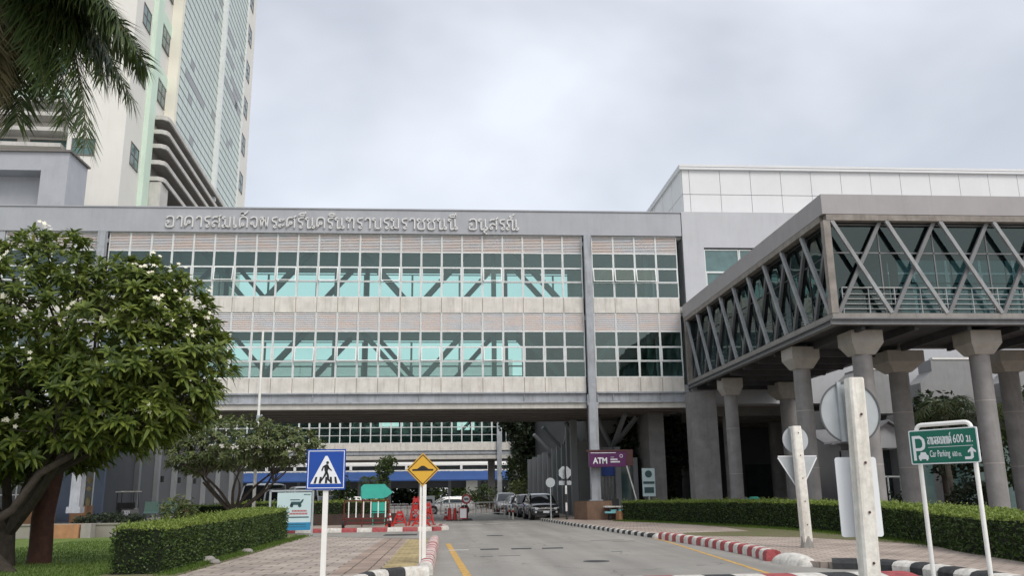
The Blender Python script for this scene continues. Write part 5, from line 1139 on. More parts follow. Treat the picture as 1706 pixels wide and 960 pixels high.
for P_ in ([(-0.035, 0.075), (0.0, 0.098), (0.035, 0.09), (0.05, 0.05), (0.03, -0.03), (-0.015, -0.045), (-0.03, 0.0)],
           [(-0.015, -0.04), (0.022, -0.03), (0.0, -0.10), (-0.045, -0.165), (-0.082, -0.215), (-0.105, -0.212), (-0.085, -0.175), (-0.045, -0.11)],
           [(0.0, -0.04), (0.03, -0.03), (0.055, -0.10), (0.06, -0.16), (0.085, -0.20), (0.07, -0.215), (0.03, -0.18), (0.018, -0.11)],
           [(-0.02, 0.085), (-0.06, 0.06), (-0.085, -0.005), (-0.072, -0.03), (-0.058, -0.01), (-0.045, 0.035), (-0.01, 0.06)],
           [(0.035, 0.085), (0.06, 0.035), (0.105, -0.01), (0.098, -0.025), (0.04, 0.015), (0.02, 0.06)]):
    m_.prism([(X + a, Z + b) for a, b in P_], ya, yb)
m_.build('figure', 'sign_black', t_)
m_ = MB()
for a in (-0.215, -0.125, -0.015, 0.075, 0.165):
    sk = -0.12 * (a + 0.02); m_.prism([(X + a, Z - 0.238), (X + a + 0.042, Z - 0.238), (X + a + 0.042 + sk, Z - 0.125), (X + a + 0.008 + sk, Z - 0.125)], ya, yb)
m_.build('stripes', 'sign_black', t_)
# yellow hump sign
X, Y, Z = -0.58, 20.5, 2.19
t_ = thing('speed_hump_sign', 'yellow diamond warning sign with a black hump on a white post beside the kerb', 'road sign', (X, Y, 0.1))
MB().box(X - 0.065, Y + 0.02, 0.1, X - 0.015, Y + 0.08, 2.0).build('post', 'white_paint', t_)
MB().box(X + 0.0, Y + 0.0, 0.1, X + 0.085, Y + 0.07, 1.86).build('post', 'white_paint', t_)
MB().prism([(X, Z - 0.375), (X + 0.375, Z), (X, Z + 0.375), (X - 0.375, Z)], Y - 0.012, Y + 0.01).build('board', 'sign_yellow', t_)
m_ = MB()
for a, b in (((0, -1), (1, 0)), ((1, 0), (0, 1)), ((0, 1), (-1, 0)), ((-1, 0), (0, -1))):
    o_, i_ = 0.345, 0.318; m_.prism([(X + a[0] * o_, Z + a[1] * o_), (X + b[0] * o_, Z + b[1] * o_), (X + b[0] * i_, Z + b[1] * i_), (X + a[0] * i_, Z + a[1] * i_)], Y - 0.015, Y - 0.012)
m_.build('border', 'sign_black', t_)
MB().prism([(X - 0.24, Z - 0.03), (X + 0.24, Z - 0.03), (X + 0.24, Z + 0.01), (X + 0.13, Z + 0.015), (X + 0.075, Z + 0.055), (X + 0.03, Z + 0.085), (X - 0.03, Z + 0.085), (X - 0.075, Z + 0.055), (X - 0.13, Z + 0.015), (X - 0.24, Z + 0.01)], Y - 0.015, Y - 0.012).build('hump_symbol', 'sign_black', t_)
# posts seen from behind, right side
def back_post(name, label, loc, hgt, w, lean, tilt=0.0):
    t = thing(name, label, 'road sign', loc)
    m = MB(); b = 0.78
    rings = []
    for z, s in ((-0.1, 1), (hgt * 0.5, 0.97), (hgt - 0.02, 0.93), (hgt, 0.86)):
        cx = lean * z; q = w / 2 * s; ch = q * 0.25
        rings.append([Vector((cx + u, v + tilt * z, z)) for u, v in [(-q, -q + ch), (-q + ch, -q), (q - ch, -q), (q, -q + ch), (q, q - ch), (q - ch, q), (-q + ch, q), (-q, q - ch)]])
    m.loft(rings); m.xf(Matrix.Translation(loc)); m.build('post', 'white_dirty', t, smooth=30)
    hb = MB(); z = 0.62
    while z < hgt: hb.xf(Matrix.Identity(4)); hb.add([(lean * z + 0.016 * math.cos(a) + loc[0] + 0.01, loc[1] - w / 2 + tilt * z - 0.002 - q2, loc[2] + z + 0.018 * math.sin(a)) for q2 in (0, 0.012) for a in [k * 1.0472 for k in range(6)]], [tuple(range(6, 12)), (0, 1, 2, 3, 4, 5)] + [(k, (k + 1) % 6, (k + 1) % 6 + 6, k + 6) for k in range(6)]); z += 0.61
    hb.build('bolt_heads', 'sign_back', t)
    return t
PL = (5.22, 11.0, 0.1)
t_ = back_post('road_sign', 'round sign and rectangular plate seen from behind on a thick chipped white concrete post', PL, 2.93, 0.215, 0.022)
bk = MB(); bk.disc(PL[0] + 0.06, PL[1] + 0.21, 2.60, 0.40, t=0.012, n=48); bk.build('round_board', 'galv', t_, smooth=30)
m_ = MB(); n_ = 48
for k in range(n_):
    a0, a1 = 2 * math.pi * k / n_, 2 * math.pi * (k + 1) / n_; p = [(PL[0] + 0.06 + rr_ * math.cos(a), 2.60 + rr_ * math.sin(a)) for rr_, a in ((0.392, a0), (0.412, a0), (0.412, a1), (0.392, a1))]; m_.prism(p, PL[1] + 0.185, PL[1] + 0.202)
m_.build('rim', 'mullion_dark', t_)
MB().box(PL[0] - 0.10, PL[1] + 0.15, 2.22, PL[0] - 0.05, PL[1] + 0.2, 3.0).build('channel', 'galv', t_)
m_ = MB(); rbox(m_, PL[0] - 0.22, 1.02, PL[0] + 0.33, 2.02, PL[1] + 0.17, PL[1] + 0.182, 0.035); m_.build('rectangular_board', 'sign_white', t_)
PL = (9.62, 23.7, 0.1)
t_ = back_post('road_sign', 'small round sign above an inverted triangle, seen from behind on a white concrete post', PL, 3.25, 0.26, -0.012)
for nm, fn in (('round_board', lambda m: m.disc(PL[0] + 0.0, PL[1] + 0.2, 2.99, 0.365, t=0.012, n=40)), ('triangular_board', lambda m: m.prism([(PL[0] - 0.55, 2.48), (PL[0] - 0.52, 2.55), (PL[0] + 0.54, 2.55), (PL[0] + 0.57, 2.48), (PL[0] + 0.05, 1.6), (PL[0] - 0.03, 1.6)], PL[1] + 0.188, PL[1] + 0.2))):
    m_ = MB(); fn(m_); m_.build(nm, 'galv', t_, smooth=30)
m_ = MB(); 
for (a, b) in [((-0.54, 2.54), (0.56, 2.54)), ((-0.54, 2.5), (-0.01, 1.6)), ((0.56, 2.5), (0.03, 1.6))]: m_.beam((PL[0] + a[0], PL[1] + 0.186, a[1]), (PL[0] + b[0], PL[1] + 0.186, b[1]), 0.03, 0.012, upv=(0, 1, 0))
m_.build('rim', 'sign_white', t_)
MB().box(PL[0] - 0.17, PL[1] + 0.14, 2.65, PL[0] - 0.12, PL[1] + 0.19, 3.35).build('channel', 'galv', t_)
MB().tube([(PL[0], PL[1], 0.08), (PL[0], PL[1], 0.42)], [0.2, 0.14], n=8).build('footing', 'kerb_concrete', t_)
# green parking direction sign, turned towards the left
t_ = thing('parking_sign', 'green parking direction sign on a white tubular frame, white lettering and arrow', 'direction sign', (8.6, 14.8, 0.1), rz=math.atan2(-1.0, 0.62))
wS = 1.22; x0, x1, z0, z1 = -wS / 2, wS / 2, 1.93, 2.53
def L_(mb, nm, m, smooth=None): o = mb.build(nm, m, t_, smooth, local=True); return o
m_ = MB(); pts = [(x0 + 0.12, 0.05, -0.15), (x0 + 0.12, 0.05, 2.52)]
for k in range(6): a = R(180 - 18 * k); pts.append((x0 + 0.22 + 0.1 * math.cos(a), 0.05, 2.52 + 0.1 * math.sin(a)))
for k in range(6): a = R(90 - 18 * k); pts.append((x1 - 0.22 + 0.1 * math.cos(a), 0.05, 2.52 + 0.1 * math.sin(a)))
pts += [(x1 - 0.12, 0.05, -0.15)]; m_.tube(pts, 0.038, n=12); L_(m_, 'frame', 'white_paint', 40)
m_ = MB(); rbox(m_, x0, z0, x1, z1, -0.02, 0.01, 0.03); L_(m_, 'board_edge', 'sign_white')
m_ = MB(); rbox(m_, x0 + 0.022, z0 + 0.02, x1 - 0.022, z1 - 0.02, -0.024, -0.02, 0.02); L_(m_, 'board', 'sign_green')
YB = -0.024; m_ = MB()
for p in ([(0.06, 0.07), (0.11, 0.07), (0.11, 0.50), (0.06, 0.50)], [(0.11, 0.45), (0.2, 0.45), (0.235, 0.42), (0.262, 0.46), (0.21, 0.50), (0.11, 0.50)], [(0.235, 0.42), (0.245, 0.36), (0.235, 0.31), (0.285, 0.29), (0.295, 0.36), (0.285, 0.43), (0.262, 0.46)], [(0.11, 0.235), (0.21, 0.235), (0.262, 0.26), (0.285, 0.29), (0.235, 0.31), (0.2, 0.285), (0.11, 0.285)]):
    m_.prism([(x0 + a, z0 + b) for a, b in p], YB - 0.003, YB)
L_(m_, 'parking_letter', 'sign_white')
m_ = MB(); m_.prism([(x0 + a, z0 + b) for a, b in [(0.15, 0.09), (0.33, 0.09), (0.33, 0.15), (0.30, 0.165), (0.285, 0.21), (0.195, 0.21), (0.18, 0.165), (0.15, 0.15)]], YB - 0.003, YB); m_.box(x0 + 0.165, YB - 0.003, z0 + 0.065, x0 + 0.195, YB, z0 + 0.09); m_.box(x0 + 0.285, YB - 0.003, z0 + 0.065, x0 + 0.315, YB, z0 + 0.09)
L_(m_, 'car_symbol', 'sign_white')
m_ = MB(); thai_mb(m_, "ลานจอดรถยนต์", x0 + 0.34, YB, z0 + 0.34, 0.43, 0.13, depth=0.003, sw=0.095, gap=0.05); text_mb(m_, "600", x0 + 0.80, YB, z0 + 0.345, width=0.185, height=0.145, depth=0.003, bold=0.006); thai_mb(m_, "ม", x0 + 1.03, YB, z0 + 0.35, 0.075, 0.11, depth=0.003, sw=0.14); m_.box(x0 + 1.12, YB - 0.003, z0 + 0.35, x0 + 1.135, YB, z0 + 0.368)
text_mb(m_, "Car Parking", x0 + 0.36, YB, z0 + 0.085, width=0.36, height=0.15, depth=0.003, bold=0.004); text_mb(m_, "600 m.", x0 + 0.76, YB, z0 + 0.115, width=0.16, height=0.085, depth=0.003, bold=0.004)
L_(m_, 'lettering', 'sign_white')
m_ = MB(); m_.box(x0 + 0.34, YB - 0.003, z0 + 0.285, x1 - 0.09, YB, z0 + 0.293)
m_.prism([(x0 + a, z0 + b) for a, b in [(0.97, 0.06), (1.08, 0.06), (1.12, 0.09), (1.12, 0.19), (1.165, 0.17), (1.165, 0.2), (1.10, 0.265), (1.03, 0.2), (1.03, 0.17), (1.075, 0.19), (1.075, 0.12), (1.06, 0.105), (0.97, 0.105)]], YB - 0.003, YB); L_(m_, 'arrow', 'sign_white')
# purple cash machine sign
t_ = thing('cash_machine_sign', 'purple ATM sign box fixed across the steel column above the brown planter', 'sign', (9.3, 51.9, 3.1))
MB().box(8.32, 51.9, 3.14, 10.5, 52.35, 4.0).build('box', 'sign_purple', t_); m_ = MB(); m_.box(8.2, 52.0, 4.02, 10.95, 52.45, 4.14); m_.box(10.52, 52.0, 3.2, 10.95, 52.4, 4.02); m_.build('backing', 'sign_back', t_)
m_ = MB(); m_.box(8.4, 51.88, 3.93, 9.9, 51.9, 3.965); m_.build('trim', 'sign_white', t_)
m_ = MB(); text_mb(m_, "ATM", 8.52, 51.895, 3.32, width=0.85, height=0.36, depth=0.01, bold=0.03); m_.build('lettering', 'sign_white', t_)
m_ = MB()
for z, w in ((3.52, 0.42), (3.38, 0.5)):
    q = 9.58
    while q < 9.58 + w: m_.box(q, 51.885, z, q + 0.055, 51.895, z + 0.085); q += 0.07
m_.box(9.58, 51.885, 3.68, 9.8, 51.895, 3.70)
for k in range(12): a = k * 0.5236; m_.prism([(10.22 + r_ * math.cos(a2), 3.76 + r_ * math.sin(a2)) for r_, a2 in ((0.075, a), (0.1, a), (0.1, a + 0.5236), (0.075, a + 0.5236))], 51.885, 51.895)
m_.build('emblem', 'sign_white', t_)
# octagonal and round signs seen from behind near the planter
t_ = thing('stop_sign', 'octagonal sign seen from behind on a black and white striped post', 'road sign', (7.05, 53.2, 0.12))
m_ = MB()
for k in range(6): m_.m = k % 2; m_.tube([(7.05, 53.2, 0.1 + k * 0.5), (7.05, 53.2, 0.6 + k * 0.5)], 0.06, n=10)
m_.build('post', ['kerb_black', 'white_paint'], t_, smooth=40)
MB().disc(7.02, 53.32, 2.86, 0.40, t=0.02, n=8).build('board', 'galv', t_); m_ = MB(); rbox(m_, 6.64, 2.13, 7.4, 2.38, 53.3, 53.32, 0.04); m_.build('plate', 'galv', t_); MB().box(6.98, 53.1, 2.45, 7.08, 53.14, 3.25).build('clamp', 'sign_black', t_)
t_ = thing('road_sign', 'small round sign seen from behind on a thin grey post beside the black car', 'road sign', (6.05, 52.8, 0.0))
MB().tube([(6.07, 52.8, 0.0), (6.07, 52.8, 2.5)], 0.035, n=10).build('post', 'galv', t_, smooth=40); MB().disc(6.07, 52.78, 2.28, 0.28, t=0.02, n=32).build('board', 'galv', t_)
# flag pole
t_ = thing('flag_pole', 'tall thin white pole rising through the small frangipani in front of the glazing', 'pole', (-10.0, 47, 0.1))
MB().tube([(-9.98, 47, 0), (-9.98, 47, 5.7)], 0.085, n=12).build('lower_tube', 'white_paint', t_, smooth=40); MB().tube([(-9.98, 47, 5.7), (-9.98, 47, 7.25), (-9.98, 47, 10.35)], [0.075, 0.07, 0.06], n=12).build('upper_tube', 'white_paint', t_, smooth=40)
m_ = MB(); m_.tube([(-9.98, 47, 5.55), (-9.98, 47, 5.85)], 0.11, n=10); m_.tube([(-9.9, 46.9, 5.75), (-9.75, 46.9, 5.85)], 0.05, n=8); m_.build('clamp', 'galv', t_, smooth=40)
# poster board
t_ = thing('poster_board', 'pale poster with a small buggy drawing and blue foot beside the left hedge', 'notice board', (-6.8, 40.8, 0.05))
m_ = MB()
for x in (-7.95, -6.06): m_.box(x - 0.04, 40.8, 0, x + 0.04, 40.88, 1.9)
m_.box(-7.95, 40.8, 1.86, -6.06, 40.88, 1.94); m_.build('frame', 'galv', t_)
MB().box(-7.62, 40.74, 0.18, -6.12, 40.8, 1.82).build('poster', 'poster_pale', t_)
MB().box(-7.62, 40.735, 0.18, -6.12, 40.74, 0.52).build('blue_foot', 'poster_blue', t_)
m_ = MB()
for z, a, b in ((0.98, -6.95, -6.35), (0.86, -7.05, -6.3)): 
    q = a
    while q < b: m_.box(q, 40.733, z, q + 0.05, 40.74, z + 0.075); q += 0.066
m_.build('red_print', 'poster_red', t_)
m_ = MB(); m_.box(-7.1, 40.733, 0.72, -6.2, 40.74, 0.77); m_.box(-7.3, 40.73, 0.42, -6.3, 40.735, 0.45); m_.box(-7.3, 40.73, 0.32, -6.3, 40.735, 0.34)
m_.prism([(-7.05, 1.28), (-6.6, 1.28), (-6.5, 1.4), (-6.45, 1.52), (-6.5, 1.53), (-6.6, 1.42), (-7.0, 1.42)], 40.733, 40.74); m_.box(-7.05, 40.733, 1.48, -6.62, 40.74, 1.52)
m_.disc(-6.98, 40.74, 1.25, 0.08, t=0.007, n=12); m_.disc(-6.62, 40.74, 1.25, 0.08, t=0.007, n=12)
q = -6.45
while q < -6.2: m_.box(q, 40.733, 1.70, q + 0.035, 40.74, 1.75); q += 0.05
m_.build('drawing', 'poster_dark', t_)

# ================================================================== PLANTERS, WALLS, FURNITURE
t_ = thing('planter', 'brown stone clad planter box around the foot of the steel column', 'planter', (8.7, 53, 0.12))
MB().slab([(7.55, 53.6), (8.05, 51.6), (9.75, 51.6), (9.9, 53.6)], 0.1, 1.16).build('wall', 'brown_planter', t_); MB().slab([(7.75, 53.4), (8.2, 51.8), (9.6, 51.8), (9.7, 53.4)], 1.16, 1.19).build('soil', 'soil', t_)
t_ = thing('planter', 'low orange brown planter end beside the turquoise bench', 'planter', (10.3, 50.6, 0.12)); MB().box(9.55, 49.7, 0.1, 10.1, 50.8, 0.62).build('wall', 'orange_tile', t_)
t_ = thing('garden_table', 'small white table with turquoise bench and black screen beside the brown planter', 'table', (10.0, 51.0, 0.12))
m_ = MB(); m_.slab([(9.35 + 0.42 * math.cos(a), 51.3 + 0.42 * math.sin(a)) for a in [k * 0.5236 for k in range(12)]], 0.82, 0.9); m_.box(9.0, 51.0, 0.82, 10.3, 51.6, 0.89); m_.build('table_top', 'white_dirty', t_)
m_ = MB(); m_.box(8.95, 50.7, 0.5, 10.35, 51.0, 0.6); m_.box(9.3, 50.98, 0.58, 10.1, 51.04, 0.7); m_.build('bench', 'cyan_paint', t_)
for x in (9.2, 9.65, 10.1): MB().box(x, 50.8, 0.1, x + 0.08, 51.3, 0.82).build('leg', 'black_plastic', t_)
m_ = MB(); m_.box(9.45, 51.2, 0.9, 9.85, 51.25, 1.3); m_.build('screen', 'black_plastic', t_)
t_ = thing('low_wall', 'low beige rendered wall along the back of the lawn', 'wall', (-20, 39, 0.1)); m_ = MB(); m_.box(-45, 38.6, 0, -12.2, 38.95, 0.60); m_.build('wall', 'beige_render', t_); MB().box(-45, 38.56, 0.60, -12.15, 39.0, 0.66).build('coping', 'beige_render', t_)
MB().box(-45, 39.0, 0.0, -12.5, 40.6, 0.62).build('soil', 'soil', t_); 
for x in (-17.0, -12.5): MB().box(x, 38.5, 0, x + 0.45, 38.6, 0.62).build('white_block', 'white_dirty', t_)
t_ = thing('tiled_block', 'stained brown tiled block standing against the low beige wall', 'planter', (-15.6, 38.2, 0.1)); MB().box(-16.45, 37.9, 0.05, -15.0, 38.48, 0.64).build('block', 'orange_tile', t_); MB().box(-14.95, 38.0, 0.05, -14.55, 38.48, 0.66).build('side_block', 'cap_concrete', t_)
leafy('groundcover_plant', 'dark trailing plants on top of the low beige wall', 'plant', (-14.2, 39.5, 0.6), 0.1, [((-14.3, 39.4, 0.78), (1.7, 0.5, 0.22))], 420, 0.14, 'leaf_dark', 71, 0.03)
for k, (x0, x1, y) in enumerate([(-28.6, -26.75, 62.5), (-25.4, -24.3, 62.5)]):
    t_ = thing('planter', ['wide orange tiled planter box left of the glass entrance doors', 'narrow orange tiled planter box right of the entrance doors, beside the golf cart'][k], 'planter', ((x0 + x1) / 2, y, 0.1)); MB().box(x0, y, 0.1, x1, y + 1.0, 1.25).build('wall', 'orange_tile', t_)
t_ = thing('planter_wall', 'long dark brown planter wall on the traffic island under the low hedge', 'planter', (-7.5, 51, 0.1)); MB().box(-12.5, 50.9, 0.05, -2.9, 52.3, 0.66).build('wall', 'dark_brown', t_)

# chairs (teal, shell seats)
for k, x in enumerate((-21.45, -20.2)):
    t_ = thing('waiting_chair', ['pale teal plastic chair, left one of the pair by the grey fins', 'pale teal plastic chair, right one of the pair by the grey fins'][k], 'chair', (x, 66.5, 0.11), group='teal chairs by the fins')
    MB().loft([[Vector((x + u, y, z)) for u in (-0.52, 0.52)] + [Vector((x + u * 0.95, y + 0.06, z)) for u in (0.52, -0.52)] for y, z in ((66.3, 0.62), (66.6, 0.60), (66.85, 0.75), (66.95, 1.45))]).build('shell', 'pale_teal', t_, smooth=40)
    for u in (-0.4, 0.4): MB().tube([(x + u, 66.5, 0.1), (x + u, 66.5, 0.62)], 0.03, n=6).build('leg', 'black_plastic', t_)

# traffic cones
def cone(label, x, y, h=0.75, z=0.12):
    t = thing('traffic_cone', label, 'traffic cone', (x, y, z), group='orange and white traffic cones')
    MB().loft([[Vector((x + a * s * 0.28 * h, y + b * s * 0.28 * h, zz_)) for a, b in ((-1, -1), (1, -1), (1, 1), (-1, 1))] for s, zz_ in ((1, z), (1, z + 0.04), (0.9, z + 0.06))]).build('base', 'red_plastic', t)
    m = MB(); zs = [0.05, 0.36, 0.52, 0.68, 0.8, 1.0]
    for i in range(5):
        m.m = 1 if i in (1, 3) else 0; r0, r1 = [0.2 * h * (1 - q * 0.82) for q in (zs[i], zs[i + 1])]; m.tube([(x, y, z + zs[i] * h), (x, y, z + zs[i + 1] * h)], [r0, r1], n=14)
    m.build('cone', ['red_plastic', 'sign_white'], t, smooth=40)
cone('orange traffic cone just left of the orange planter by the entrance', -24.6 - 1.2, 60.0, 1.0, 0.11)
cone('orange traffic cone beside the pair of teal chairs', -18.9, 66.6, 1.05, 0.11)
cone('orange traffic cone on the island in front of the white railings of the barrier cart', -2.95, 45.9, 0.8)
cone('orange traffic cone behind the small frangipani, at the low hedge', -13.1, 66.5, 0.8, 0.11)
cone('orange traffic cone at the far left of the gate barriers', -2.3, 60.6, 0.75, 0.0)
cone('orange traffic cone in the middle of the gate barriers, left of the round sign', -0.15, 62, 0.75, 0.0)

# wheeled barrier cart with white bars
t_ = thing('barrier_cart', 'dark red wheeled barrier frame with white vertical bars parked on the island', 'barrier', (-3.8, 44.9, 0.12))
m_ = MB()
for (a, b) in [((-5.1, 44.7, 0.2), (-5.1, 44.7, 1.45)), ((-2.9, 44.7, 0.2), (-2.9, 44.7, 1.45)), ((-5.1, 44.7, 1.4), (-2.9, 44.7, 1.4)), ((-5.1, 44.7, 0.35), (-2.9, 44.7, 0.35)), ((-5.1, 44.7, 0.55), (-2.9, 44.7, 0.55)), ((-3.1, 44.7, 0.35), (-2.75, 44.1, 0.3)), ((-5.1, 45.4, 0.2), (-5.1, 45.4, 0.6)), ((-5.1, 44.7, 0.4), (-5.1, 45.4, 0.4)), ((-2.9, 44.7, 0.4), (-2.9, 45.4, 0.4))]: m_.beam(a, b, 0.055, 0.055)
m_.build('frame', 'dark_red', t_)
for k in range(6): MB().box(-4.9 + k * 0.36, 44.66, 0.6, -4.85 + k * 0.36, 44.72, 1.36).build('bar', 'white_paint', t_)
for x in (-5.1, -2.85):
    w_ = MB(); w_.tube([(x - 0.06, 44.5, 0.28), (x + 0.06, 44.5, 0.28)], 0.17, n=16); w_.xf(Matrix.Identity(4)); wo = w_.build('wheel', 'tyre', t_, smooth=40)
    MB().tube([(x - 0.07, 44.5, 0.28), (x + 0.07, 44.5, 0.28)], 0.07, n=10).build('hub', 'dark_red', wo, smooth=40)
t_ = thing('direction_sign', 'turquoise arrow shaped sign board pointing right above the barrier cart', 'direction sign', (-3.8, 46.2, 0.12))
MB().prism([(-4.45, 1.55), (-3.15, 1.55), (-2.82, 1.8), (-3.15, 2.1), (-3.25, 2.22), (-4.3, 2.22), (-4.45, 2.1)], 46.2, 46.35).build('board', 'teal_paint', t_); MB().box(-4.4, 46.16, 1.5, -3.25, 46.2, 1.92).build('front_panel', 'teal_paint', t_)
for x in (-4.4, -3.2): MB().box(x, 46.25, 0.1, x + 0.06, 46.31, 1.6).build('post', 'dark_red', t_)
t_ = thing('stool_chair', 'small turquoise chair seen through the white bars of the barrier cart', 'chair', (-3.0, 47.5, 0.12)); m_ = MB(); m_.box(-4.0, 47.4, 0.75, -3.25, 47.8, 0.81); m_.box(-4.0, 47.8, 0.85, -3.25, 47.86, 1.3); m_.build('shell', 'teal_paint', t_)
for x in (-3.95, -3.33): MB().box(x, 47.5, 0.1, x + 0.05, 47.55, 0.8).build('leg', 'teal_paint', t_)
# red barrier stands
def stand(label, x, y, h, w=0.5, z=0.12):
    t = thing('barrier_stand', label, 'barrier', (x, y, z), group='red barrier stands at the island tip')
    m = MB()
    for s in (-1, 1):
        for q in (-1, 1): m.beam((x + s * w * 0.5, y + q * 0.35, z), (x + s * w * 0.12, y, z + h), 0.055, 0.055)
        m.beam((x + s * w * 0.42, y - 0.28, z + h * 0.25), (x - s * w * 0.3, y - 0.12, z + h * 0.6), 0.045, 0.045)
    m.beam((x - w * 0.42, y - 0.26, z + h * 0.22), (x + w * 0.42, y - 0.26, z + h * 0.22), 0.06, 0.06); m.build('frame', 'red_plastic', t)
    m = MB(); m.box(x - w * 0.28, y - 0.06, z + h * 0.55, x + w * 0.28, y, z + h * 0.72); m.box(x - w * 0.2, y - 0.06, z + h * 0.80, x + w * 0.2, y, z + h * 0.95); m.build('plate', 'red_plastic', t); return t
stand('low red barrier stand beside the orange cone, behind the barrier cart', -2.45, 46.2, 0.75, 0.7); stand('tall red barrier stand at the tip of the island, left one', -1.65, 46.6, 1.45, 0.7); stand('tall red barrier stand just left of the yellow sign post', -1.05, 47.6, 1.15, 0.6); stand('short red barrier stand lying at the island edge, nearest the kerb', -1.35, 45.6, 0.55, 0.9)
# red and white steel crowd barriers and signs across the gate
def barrier(label, x, y, w, rz=0.0, h=1.05):
    t = thing('crowd_barrier', label, 'barrier', (x, y, 0.0), group='red and white barriers across the far gate', rz=rz)
    m = MB(); m.tube([(-w / 2, 0, 0), (-w / 2, 0, h), (w / 2, 0, h), (w / 2, 0, 0)], 0.035, n=6); m.tube([(-w / 2, 0, 0.25), (w / 2, 0, 0.25)], 0.03, n=6)
    for s in (-1, 1): m.beam((s * w / 2, -0.3, 0.02), (s * w / 2, 0.3, 0.02), 0.06, 0.04)
    m.build('frame', 'white_paint', t, 40, local=True)
    for k in range(int(w / 0.22)):
        u = -w / 2 + 0.15 + k * 0.22; MB().tube([(u, 0, 0.25), (u, 0, h)], 0.018, n=5).build('bar', 'red_plastic' if k % 2 else 'white_paint', t, 40, local=True)
    return t
for k, (x, y, w, rz) in enumerate([(-3.9, 63.5, 2.2, 0.1), (-1.6, 66, 2.2, 0.0), (0.9, 67.5, 2.3, -0.1), (3.3, 70, 2.2, 0.15), (-5.2, 60.5, 2.0, 0.3)]):
    barrier(['red and white barrier behind the yellow sign post', 'red and white barrier carrying the turn arrow sign', 'red and white barrier behind the round white ringed sign', 'red and white barrier nearest the silver pickup', 'red and white barrier behind the red stands on the island'][k], x, y, w, rz)
t_ = thing('turn_sign', 'small white sign with a black left arrow hung on the gate barriers', 'road sign', (-1.5, 64.8, 0)); MB().box(-2.0, 64.8, 0.9, -0.95, 64.84, 1.6).build('board', 'sign_white', t_); m_ = MB(); m_.prism([(-1.85, 1.28), (-1.6, 1.48), (-1.6, 1.36), (-1.15, 1.36), (-1.1, 1.1), (-1.25, 1.1), (-1.27, 1.22), (-1.6, 1.22), (-1.6, 1.08)], 64.79, 64.8); m_.build('arrow', 'sign_black', t_); MB().box(-1.5, 64.85, 0, -1.45, 64.9, 0.9).build('post', 'red_plastic', t_)
t_ = thing('no_entry_stand', 'round red ringed sign with a white centre standing among the far barriers', 'road sign', (1.25, 61.5, 0)); MB().disc(1.25, 61.5, 1.35, 0.33, t=0.02).build('board', 'red_plastic', t_); MB().disc(1.25, 61.478, 1.35, 0.22, t=0.004).build('centre', 'sign_white', t_); MB().box(1.1, 61.47, 1.30, 1.4, 61.474, 1.4).build('bar', 'sign_black', t_); MB().tube([(1.25, 61.55, 0), (1.25, 61.55, 1.3)], 0.035, n=8).build('post', 'black_plastic', t_); MB().box(0.95, 61.3, 0, 1.6, 61.8, 0.06).build('base', 'black_plastic', t_)
t_ = thing('numbered_board', 'small white board with a red frame standing in front of the round ringed sign', 'sign', (0.95, 58.5, 0)); m_ = MB(); ring(m_, 0.72, 0.12, 1.25, 0.82, 0.05, 58.48, 58.52); m_.build('frame', 'red_plastic', t_); MB().box(0.77, 58.5, 0.17, 1.2, 58.52, 0.77).build('board', 'sign_white', t_); MB().box(1.24, 58.4, 0.0, 1.30, 58.6, 0.95).build('post', 'black_plastic', t_); MB().box(0.7, 58.3, 0.0, 1.6, 58.7, 0.07).build('base', 'black_plastic', t_)
for k, x in enumerate((0.1, 0.45)):
    t_ = thing('bollard', ['red plastic bollard, left one before the far barriers', 'red plastic bollard, right one beside the white numbered board'][k], 'bollard', (x, 59, 0), group='red bollards'); MB().tube([(x, 59, 0.05), (x, 59, 0.8)], [0.14, 0.09], n=12).build('body', 'red_plastic', t_, smooth=40); MB().box(x - 0.2, 58.8, 0, x + 0.2, 59.2, 0.06).build('base', 'black_plastic', t_)
# tilted banner and leaning pole by the dark tree
t_ = thing('round_logo_sign', 'small tilted pale sign with dark print on a post among dark foliage behind the hedge', 'sign', (12.6, 54.5, 0.1)); MB().box(12.0, 54.5, 1.4, 12.8, 54.55, 3.1).build('board', 'poster_pale', t_); m_ = MB(); m_.box(12.05, 54.48, 2.15, 12.75, 54.5, 2.3); m_.box(12.1, 54.48, 1.6, 12.7, 54.5, 1.95); m_.disc(12.4, 54.5, 2.75, 0.22, t=0.02); m_.build('print', 'poster_dark', t_); MB().box(12.36, 54.56, 0, 12.44, 54.62, 1.6).build('post', 'galv', t_)
t_ = thing('leaning_pole', 'thin white pole leaning beside the tilted pale sign', 'pole', (11.9, 54.2, 0.1)); MB().tube([(11.75, 54, 0.1), (11.0, 54.3, 3.3)], 0.04, n=8).build('pole', 'white_paint', t_, smooth=40)
for k, (x, c) in enumerate(((16.9, 'blue_sign'), (17.6, 'teal_paint'))):
    o = MB().tube([(x, 50.5, 0.1), (x, 50.5, 1.2), (x, 50.5, 1.32)], [0.36, 0.34, 0.2], n=14).build('waste_bin', c, smooth=40); tag(o, ['blue bin lid just showing above the right hedge', 'green bin lid just showing above the right hedge'][k], 'bin')

